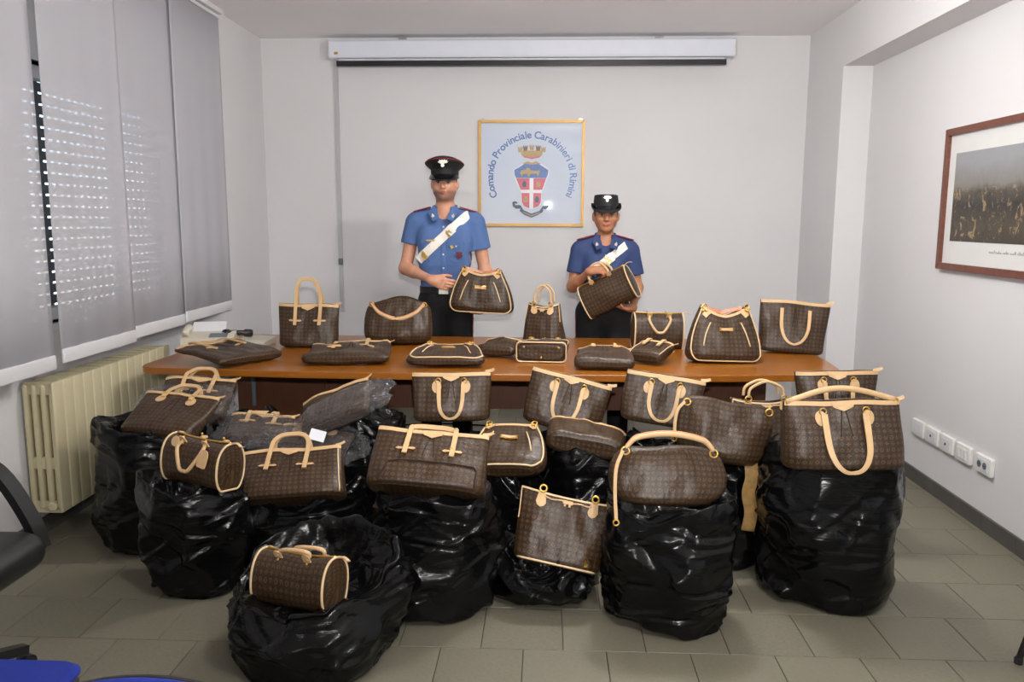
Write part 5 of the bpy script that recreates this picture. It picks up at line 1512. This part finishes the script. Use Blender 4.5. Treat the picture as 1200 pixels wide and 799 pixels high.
    for s in (-1, 1):
        q = [(s*nr*.98, -.030, nz_+.034), (s*nr*.62, -.058, nz_+.004), (s*.022, -.108, nz_-.052), (s*.062, -.118, nz_-.068), (s*(nr+.028), -.062, nz_-.018), (s*(nr+.014), -.02, nz_+.006)]
        qn = np.array(q); qn[2:5, 1] -= .008; Q = qn+np.array([0, -.009, 0])
        n = 6; F = [tuple(range(n))[::s], tuple(range(n, 2*n))[::-s]]+[(k, (k+1) % n, n+(k+1) % n, n+k) for k in range(n)]
        fl_ = obj('collar_flap', (np.vstack([Q, qn+np.array([0, .004, 0])]), F), m['shirt'], o)
        c = Q[[2, 3, 4]].mean(0)*.75+Q[[1, 4]].mean(0)*.25
        obj('collar_badge', xf(prism([(-.006, -.016), (.006, -.016), (.009, .004), (0, .018), (-.009, .004)], -.003, .003, 'y'), Matrix.Translation(tuple(c+np.array([0, -.005, 0]))) @ Matrix.Rotation(R(s*18), 4, 'Y') @ Matrix.Rotation(R(20), 4, 'X')), M_silver, fl_)
        # shoulder board
        sb = empty_part = obj('shoulder_board', xf(prism(rounded([(-.055, -.024), (.048, -.027), (.062, 0), (.048, .027), (-.055, .024)], [.008]*5, 3), 0, .008, 'z', .002), Matrix.Translation((s*(sw*.80), .004, zs+.078)) @ Matrix.Rotation(R(s*15), 4, 'Y') @ Matrix.Diagonal((s, 1, 1, 1))), m['board'], o)
        obj('board_edge', tube([tuple(Matrix.Translation((s*(sw*.80), .004, zs+.078)) @ Matrix.Rotation(R(s*15), 4, 'Y') @ Vector((s*x, y, .004))) for x, y in rounded([(-.056, -.025), (.049, -.028), (.063, 0), (.049, .028), (-.056, .025)], [.008]*5, 3)], .0028, 5, closed=True), M_red, sb)
        obj('star', xf(ball((0, 0, 0), (.009, .009, .004), 10, 5), Matrix.Translation((s*(sw*.80+.02), .004, zs+.083))), M_silver, sb)
    # placket, buttons, pockets
    zz_ = np.linspace(zs+.0, m['belt']+.02, 18)
    obj('placket', strap(on(S, [(0, z) for z in zz_], .003), .03, .003, (1, 0, 0)), m['shirt'], o, True, angle=50)
    for z in np.linspace(zs-.03, m['belt']+.05, 5): obj('button', ball(tuple(on(S, [(0, z)], .006)[0]), (.0065, .003, .0065), 10, 6), M_silver, o, True)
    for s in (-1, 1):
        x = s*m['pk']; z = zs-.125
        pk_ = obj('pocket', cloth_patch(S, [(x-.052, z), (x+.052, z), (x+.052, z-.11), (x+.03, z-.125), (x-.03, z-.125), (x-.052, z-.11)], .001, .003), m['shirt'], o)
        obj('pocket_flap', cloth_patch(S, [(x-.056, z+.012), (x+.056, z+.012), (x+.056, z-.024), (x, z-.042), (x-.056, z-.024)], .004, .004), m['shirt'], pk_)
        obj('button', ball(tuple(on(S, [(x, z-.026)], .011)[0]), (.006, .003, .006), 10, 6), M_silver, pk_, True)
    # white bandolier from the shoulder across the chest and round the back
    b0, b1 = m['band']
    t_ = np.linspace(0, 1, 26); line = np.c_[b0[0]+(b1[0]-b0[0])*t_, b0[1]+(b1[1]-b0[1])*t_]
    P = on(S, line, .008); P = np.vstack([P[0]+np.array([.012, .03, .008]), P, P[-1]+np.array([-.012, .05, -.02]), P[-1]+np.array([-.012, .13, -.03])])
    PP = smooth_path(P, 60)
    wd = np.array([b1[1]-b0[1], 0, -(b1[0]-b0[0])])
    bn_ = obj('bandolier', strap(PP, m['bandw'], .006, unit(wd)), M_belt, o, True, angle=50)
    d = unit([b1[0]-b0[0], 0, b1[1]-b0[1]]); e = unit(wd)
    for u, hh, mt in m['bk']:
        c = line[int(u*25)]; q = []
        for (a, b) in ((-1, -1), (1, -1), (1, 1), (-1, 1)): q.append((c[0]+d[0]*hh*a+e[0]*m['bandw']*.56*b, c[1]+d[2]*hh*a+e[2]*m['bandw']*.56*b))
        obj('buckle', cloth_patch(S, q, .012, .003), mt, bn_)
    # trousers, belt, shoes
    T = Sdf(); hz_ = m['belt']-.10
    T.rbox((0, .01, hz_+.04), (m['waist']+.022, .112, .12), .09, .04)
    for s in (-1, 1):
        T.cap((s*.088, .01, hz_), (s*.10, .0, hz_*.53), .098, .072, .04); T.cap((s*.10, .0, hz_*.53), (s*.105, .02, .07), .072, .068, .02)
    T.cut((0, 0, .03), (0, 0, -1)); T.cut((0, 0, m['belt']+.012), (0, 0, 1))
    tr = obj('trousers', T.mesh(.008), M_blackcloth, o, True)
    for s in (-1, 1):
        zz = np.linspace(hz_-.02, .08, 20); xs = []
        for z in zz:
            X = np.linspace(.02, .3, 120); D = T.ev(np.c_[s*X, np.full(120, -.012), np.full(120, z)]); i = np.where(D < 0)[0]; xs.append(s*(X[i[-1]]+.002) if len(i) else s*.18)
        obj('trouser_stripe', strap(np.c_[xs, np.full(20, -.012), zz], .036, .003, (0, 1, 0)), M_red, tr, True, angle=50)
        sh_ = obj('shoe', join(ball((s*.105, -.06, .045), (.048, .125, .045), 18, 10), box(s*.105-.042, s*.105+.042, -.14, .075, 0, .02)), M_visor, o, True, angle=40)
    P = [((m['waist']+.030)*math.cos(a), .01+.12*math.sin(a), m['belt']-.006) for a in np.linspace(0, 2*np.pi, 40, endpoint=False)]
    P = [(np.sign(x)*abs(x/(m['waist']+.03))**.75*(m['waist']+.03), .01+np.sign(y-.01)*abs((y-.01)/.12)**.75*.12, z) for x, y, z in P]
    bl = obj('belt', sweep(P, [(-.021, -.003), (.021, -.003), (.021, .003), (-.021, .003)], (0, 0, 1), closed=True), M_blackpl, o)
    obj('belt_buckle', box(-.03, .03, -.122, -.112, m['belt']-.03, m['belt']+.016), M_silver, bl)
    return o, S, hz
def loft_rings(rings, N=40):
    """rings: (rx, ry, z, yc, tilt) closed with caps"""
    V, F = [], []
    for (rx, ry, z, yc, tl) in rings:
        for k in range(N):
            a = 2*math.pi*k/N; V.append((rx*math.cos(a), yc+ry*math.sin(a), z-tl*math.sin(a)))
    for i in range(len(rings)-1):
        for k in range(N):
            j = (k+1) % N; F.append((i*N+k, i*N+j, (i+1)*N+j, (i+1)*N+k))
    F.append(tuple(range(N-1, -1, -1))); F.append(tuple(range((len(rings)-1)*N, len(rings)*N)))
    return V, F
def flame_badge(parent, c, s):
    """silver flaming grenade cap badge"""
    g1 = prism([(0, -.020), (.008, -.018), (.0115, -.009), (.008, 0), (.013, .004), (.026, .006), (.036, .016), (.026, .017), (.030, .026), (.018, .022), (.014, .032), (.004, .024), (-.004, .033), (-.012, .023), (-.022, .027), (-.022, .017), (-.032, .013), (-.020, .006), (-.009, .001), (-.0115, -.009), (-.008, -.018)], -.004, .003, 'y')
    return obj('cap_badge', xf(g1, Matrix.Translation(c) @ Matrix.Rotation(R(-8), 4, 'X') @ Matrix.Scale(s, 4)), M_silver, parent)

# ---- the man
mp = aty(522, 300, 5.3); mx0 = float(mp[0])
shirt_m = mat('light_blue_shirt', srgb(78, 106, 156), .8, var=.06, scale=30, bump=.15, bscale=300)
shirt_w = mat('deep_blue_shirt', srgb(44, 60, 102), .8, var=.06, scale=30, bump=.15, bscale=300)
board = mat('shoulder_board_cloth', srgb(52, 58, 92), .8, var=.1)
skin_m = skin_mat('skin_tone_1', srgb(206, 150, 122), srgb(112, 84, 70), (1.60, 1.672)); skin_w = skin_mat('skin_tone_2', srgb(176, 120, 88))
man = dict(key='a', chin=1.605, hs=1.0, jaw=1.04, sw=.185, zs=1.462, neck=.058, waist=.138, ua=.05, hand=1.04, belt=1.035, skin=skin_m, shirt=shirt_m, board=board, lip=srgb(170, 104, 90),
    hairfront=-.02, hairlow=.105, seed=3, pk=.085, band=((.150, 1.508), (-.178, 1.205)), bandw=.056, bk=[(.34, .026, M_belt), (.36, .017, M_goldthread), (.86, .016, M_goldthread)],
    arms=[dict(sh=(-.198, .01, 1.455), el=(-.262, -.01, 1.165), wr=(-.062, -.235, 1.105), f=(.97, -.16, -.28), n=(.12, 1, .05), thumb=(0, 0, 1), hem=.47, curl=(14, 22, 16), tc=.9),
          dict(sh=(.198, .01, 1.455), el=(.258, .02, 1.15), wr=(.238, -.10, .905), f=(-.32, -.95, -.10), n=(0, -.1, 1), thumb=(1, 0, 0), hem=.55, curl=(6, 10, 8), tc=.1)])
pm, SM, hz1 = person('man in light blue uniform shirt and peaked black cap holding a bag', (mx0, 5.3, 0), man)
cz = 1.748
cap = obj('cap', loft_rings([(.084, .103, cz+.0, .004, .006), (.087, .106, cz+.02, .004, .008), (.088, .107, cz+.042, .002, .012), (.100, .116, cz+.054, -.002, .018), (.121, .132, cz+.074, -.006, .026), (.1245, .135, cz+.082, -.007, .028), (.118, .130, cz+.090, -.007, .030), (.09, .10, cz+.103, -.006, .026), (.04, .045, cz+.111, -.004, .014), (.005, .005, cz+.113, -.003, .004)]), M_capblack, pm, True, angle=60)
obj('cap_piping', tube([(.1248*math.cos(a), -.007+.1353*math.sin(a), cz+.0825-.028*math.sin(a)) for a in np.linspace(0, 2*np.pi, 48, endpoint=False)], .0022, 5, closed=True), M_red, cap, True)
obj('cap_band', loft_rings([(.0885, .1075, cz+.002, .004, .006), (.0895, .1085, cz+.036, .003, .010)]), M_capblack, cap, True, angle=50)
V, F = [], []
for i, u in enumerate(np.linspace(0, 1, 7)):
    for k, a in enumerate(np.linspace(R(-72), R(72), 25)):
        ext = .056*math.cos(a)**.7*u
        V.append(((.0885+ext*.45)*math.sin(a), .004-(.107+ext)*math.cos(a), cz+.010-.040*u**1.1*math.cos(a)**.5+.006*(1-math.cos(a))))
for i in range(6):
    for k in range(24): F.append((i*25+k, i*25+k+1, (i+1)*25+k+1, (i+1)*25+k))
v_ = obj('visor', (V, F), M_visor, cap, True); sm = v_.modifiers.new('thickness', 'SOLIDIFY'); sm.thickness = .004
flame_badge(cap, (.004, -.138, cz+.075), 1.0)
obj('chin_strap', tube([(.0905*math.sin(a), .004-.110*math.cos(a), cz+.014) for a in np.linspace(R(-70), R(70), 24)], .0035, 6), M_visor, cap, True)
obj('chest_badge', cloth_patch(SM, [(-.115, 1.352), (-.045, 1.352), (-.06, 1.342), (-.10, 1.342)], .009, .003), M_goldthread, pm)
obj('pocket_emblem', cloth_patch(SM, [(.085, 1.275), (.123, 1.275), (.123, 1.245), (.104, 1.228), (.085, 1.245)], .011, .003), mat('emblem_red', srgb(96, 36, 52), .6, var=.4, scale=120), pm)
obj('medal', cloth_patch(SM, [(.046, 1.315), (.062, 1.318), (.070, 1.302), (.056, 1.294)], .012, .004), M_goldthread, pm)
# ---- the woman
wp = aty(709, 300, 5.25); wx0 = float(wp[0])
wom = dict(key='b', chin=1.408, hs=.96, jaw=.94, sw=.152, zs=1.288, neck=.046, waist=.115, ua=.042, hand=.92, belt=.985, skin=skin_w, shirt=shirt_w, board=board, lip=srgb(158, 90, 84), bust=True, bun=True,
    hairfront=-.035, hairlow=.085, seed=8, pk=.07, band=((.122, 1.318), (-.13, 1.125)), bandw=.05, bk=[(.42, .024, M_belt), (.44, .015, M_goldthread)],
    arms=[dict(sh=(-.165, .01, 1.28), el=(-.205, -.01, 1.055), wr=(-.105, -.20, 1.165), f=(.86, -.30, .16), n=(.1, .55, -.8), thumb=(0, -.4, .6), hem=.62, curl=(38, 55, 35), tc=.6),
          dict(sh=(.165, .01, 1.28), el=(.212, .0, 1.05), wr=(.165, -.17, .935), f=(-.80, -.45, .05), n=(-.1, -.2, .95), thumb=(.2, 1, 0), hem=.66, curl=(10, 14, 10), tc=.1)])
pw_, SW, hz2 = person('woman in dark blue uniform shirt and round black cap holding a barrel bag', (wx0, 5.25, 0), wom)
cz = 1.548
cap = obj('cap', loft_rings([(.078, .098, cz-.008, .004, .0), (.080, .100, cz+.01, .004, .0), (.079, .096, cz+.05, .006, .0), (.075, .088, cz+.082, .008, .002), (.072, .084, cz+.088, .008, .002), (.05, .06, cz+.091, .008, .001), (.005, .006, cz+.092, .008, 0)]), M_capblack, pw_, True, angle=60)
V, F = [], []
for i, u in enumerate(np.linspace(0, 1, 6)):
    for k, a in enumerate(np.linspace(0, 2*np.pi, 48, endpoint=False)):
        fr = max(0, -math.sin(a)); ext = (.018+.026*fr)*u
        V.append(((.080+ext*.75)*math.cos(a), .004+(.100+ext)*math.sin(a), cz-.004+(.042*(1-fr)**1.5-.020*fr)*u**1.3))
for i in range(5):
    for k in range(48): F.append((i*48+k, i*48+(k+1) % 48, (i+1)*48+(k+1) % 48, (i+1)*48+k))
v_ = obj('brim', (V, F), M_capblack, cap, True); sm = v_.modifiers.new('thickness', 'SOLIDIFY'); sm.thickness = .005
obj('hat_band', loft_rings([(.0815, .1015, cz-.004, .004, 0), (.081, .1, cz+.022, .004, 0)]), M_visor, cap, True, angle=50)
flame_badge(cap, (.0, -.098, cz+.06), .8)

# bags in their hands
bp = aty(563, 366, 5.075); k = mpp(bp)
galliera('hobo with gold plate held up by the man', bp, (R(0), R(2.5), R(-3)), 78*k, 52*k, .15, seed=51, top=.58, dip=.035)
bp = aty(722, 360, 5.055)
speedy('barrel bag held tilted by the woman', bp, (R(0), R(-27), R(-18)), .325, .115, seed=52, handles='up', hlen=.105, sag=.06, hx=.19, hr=.008)
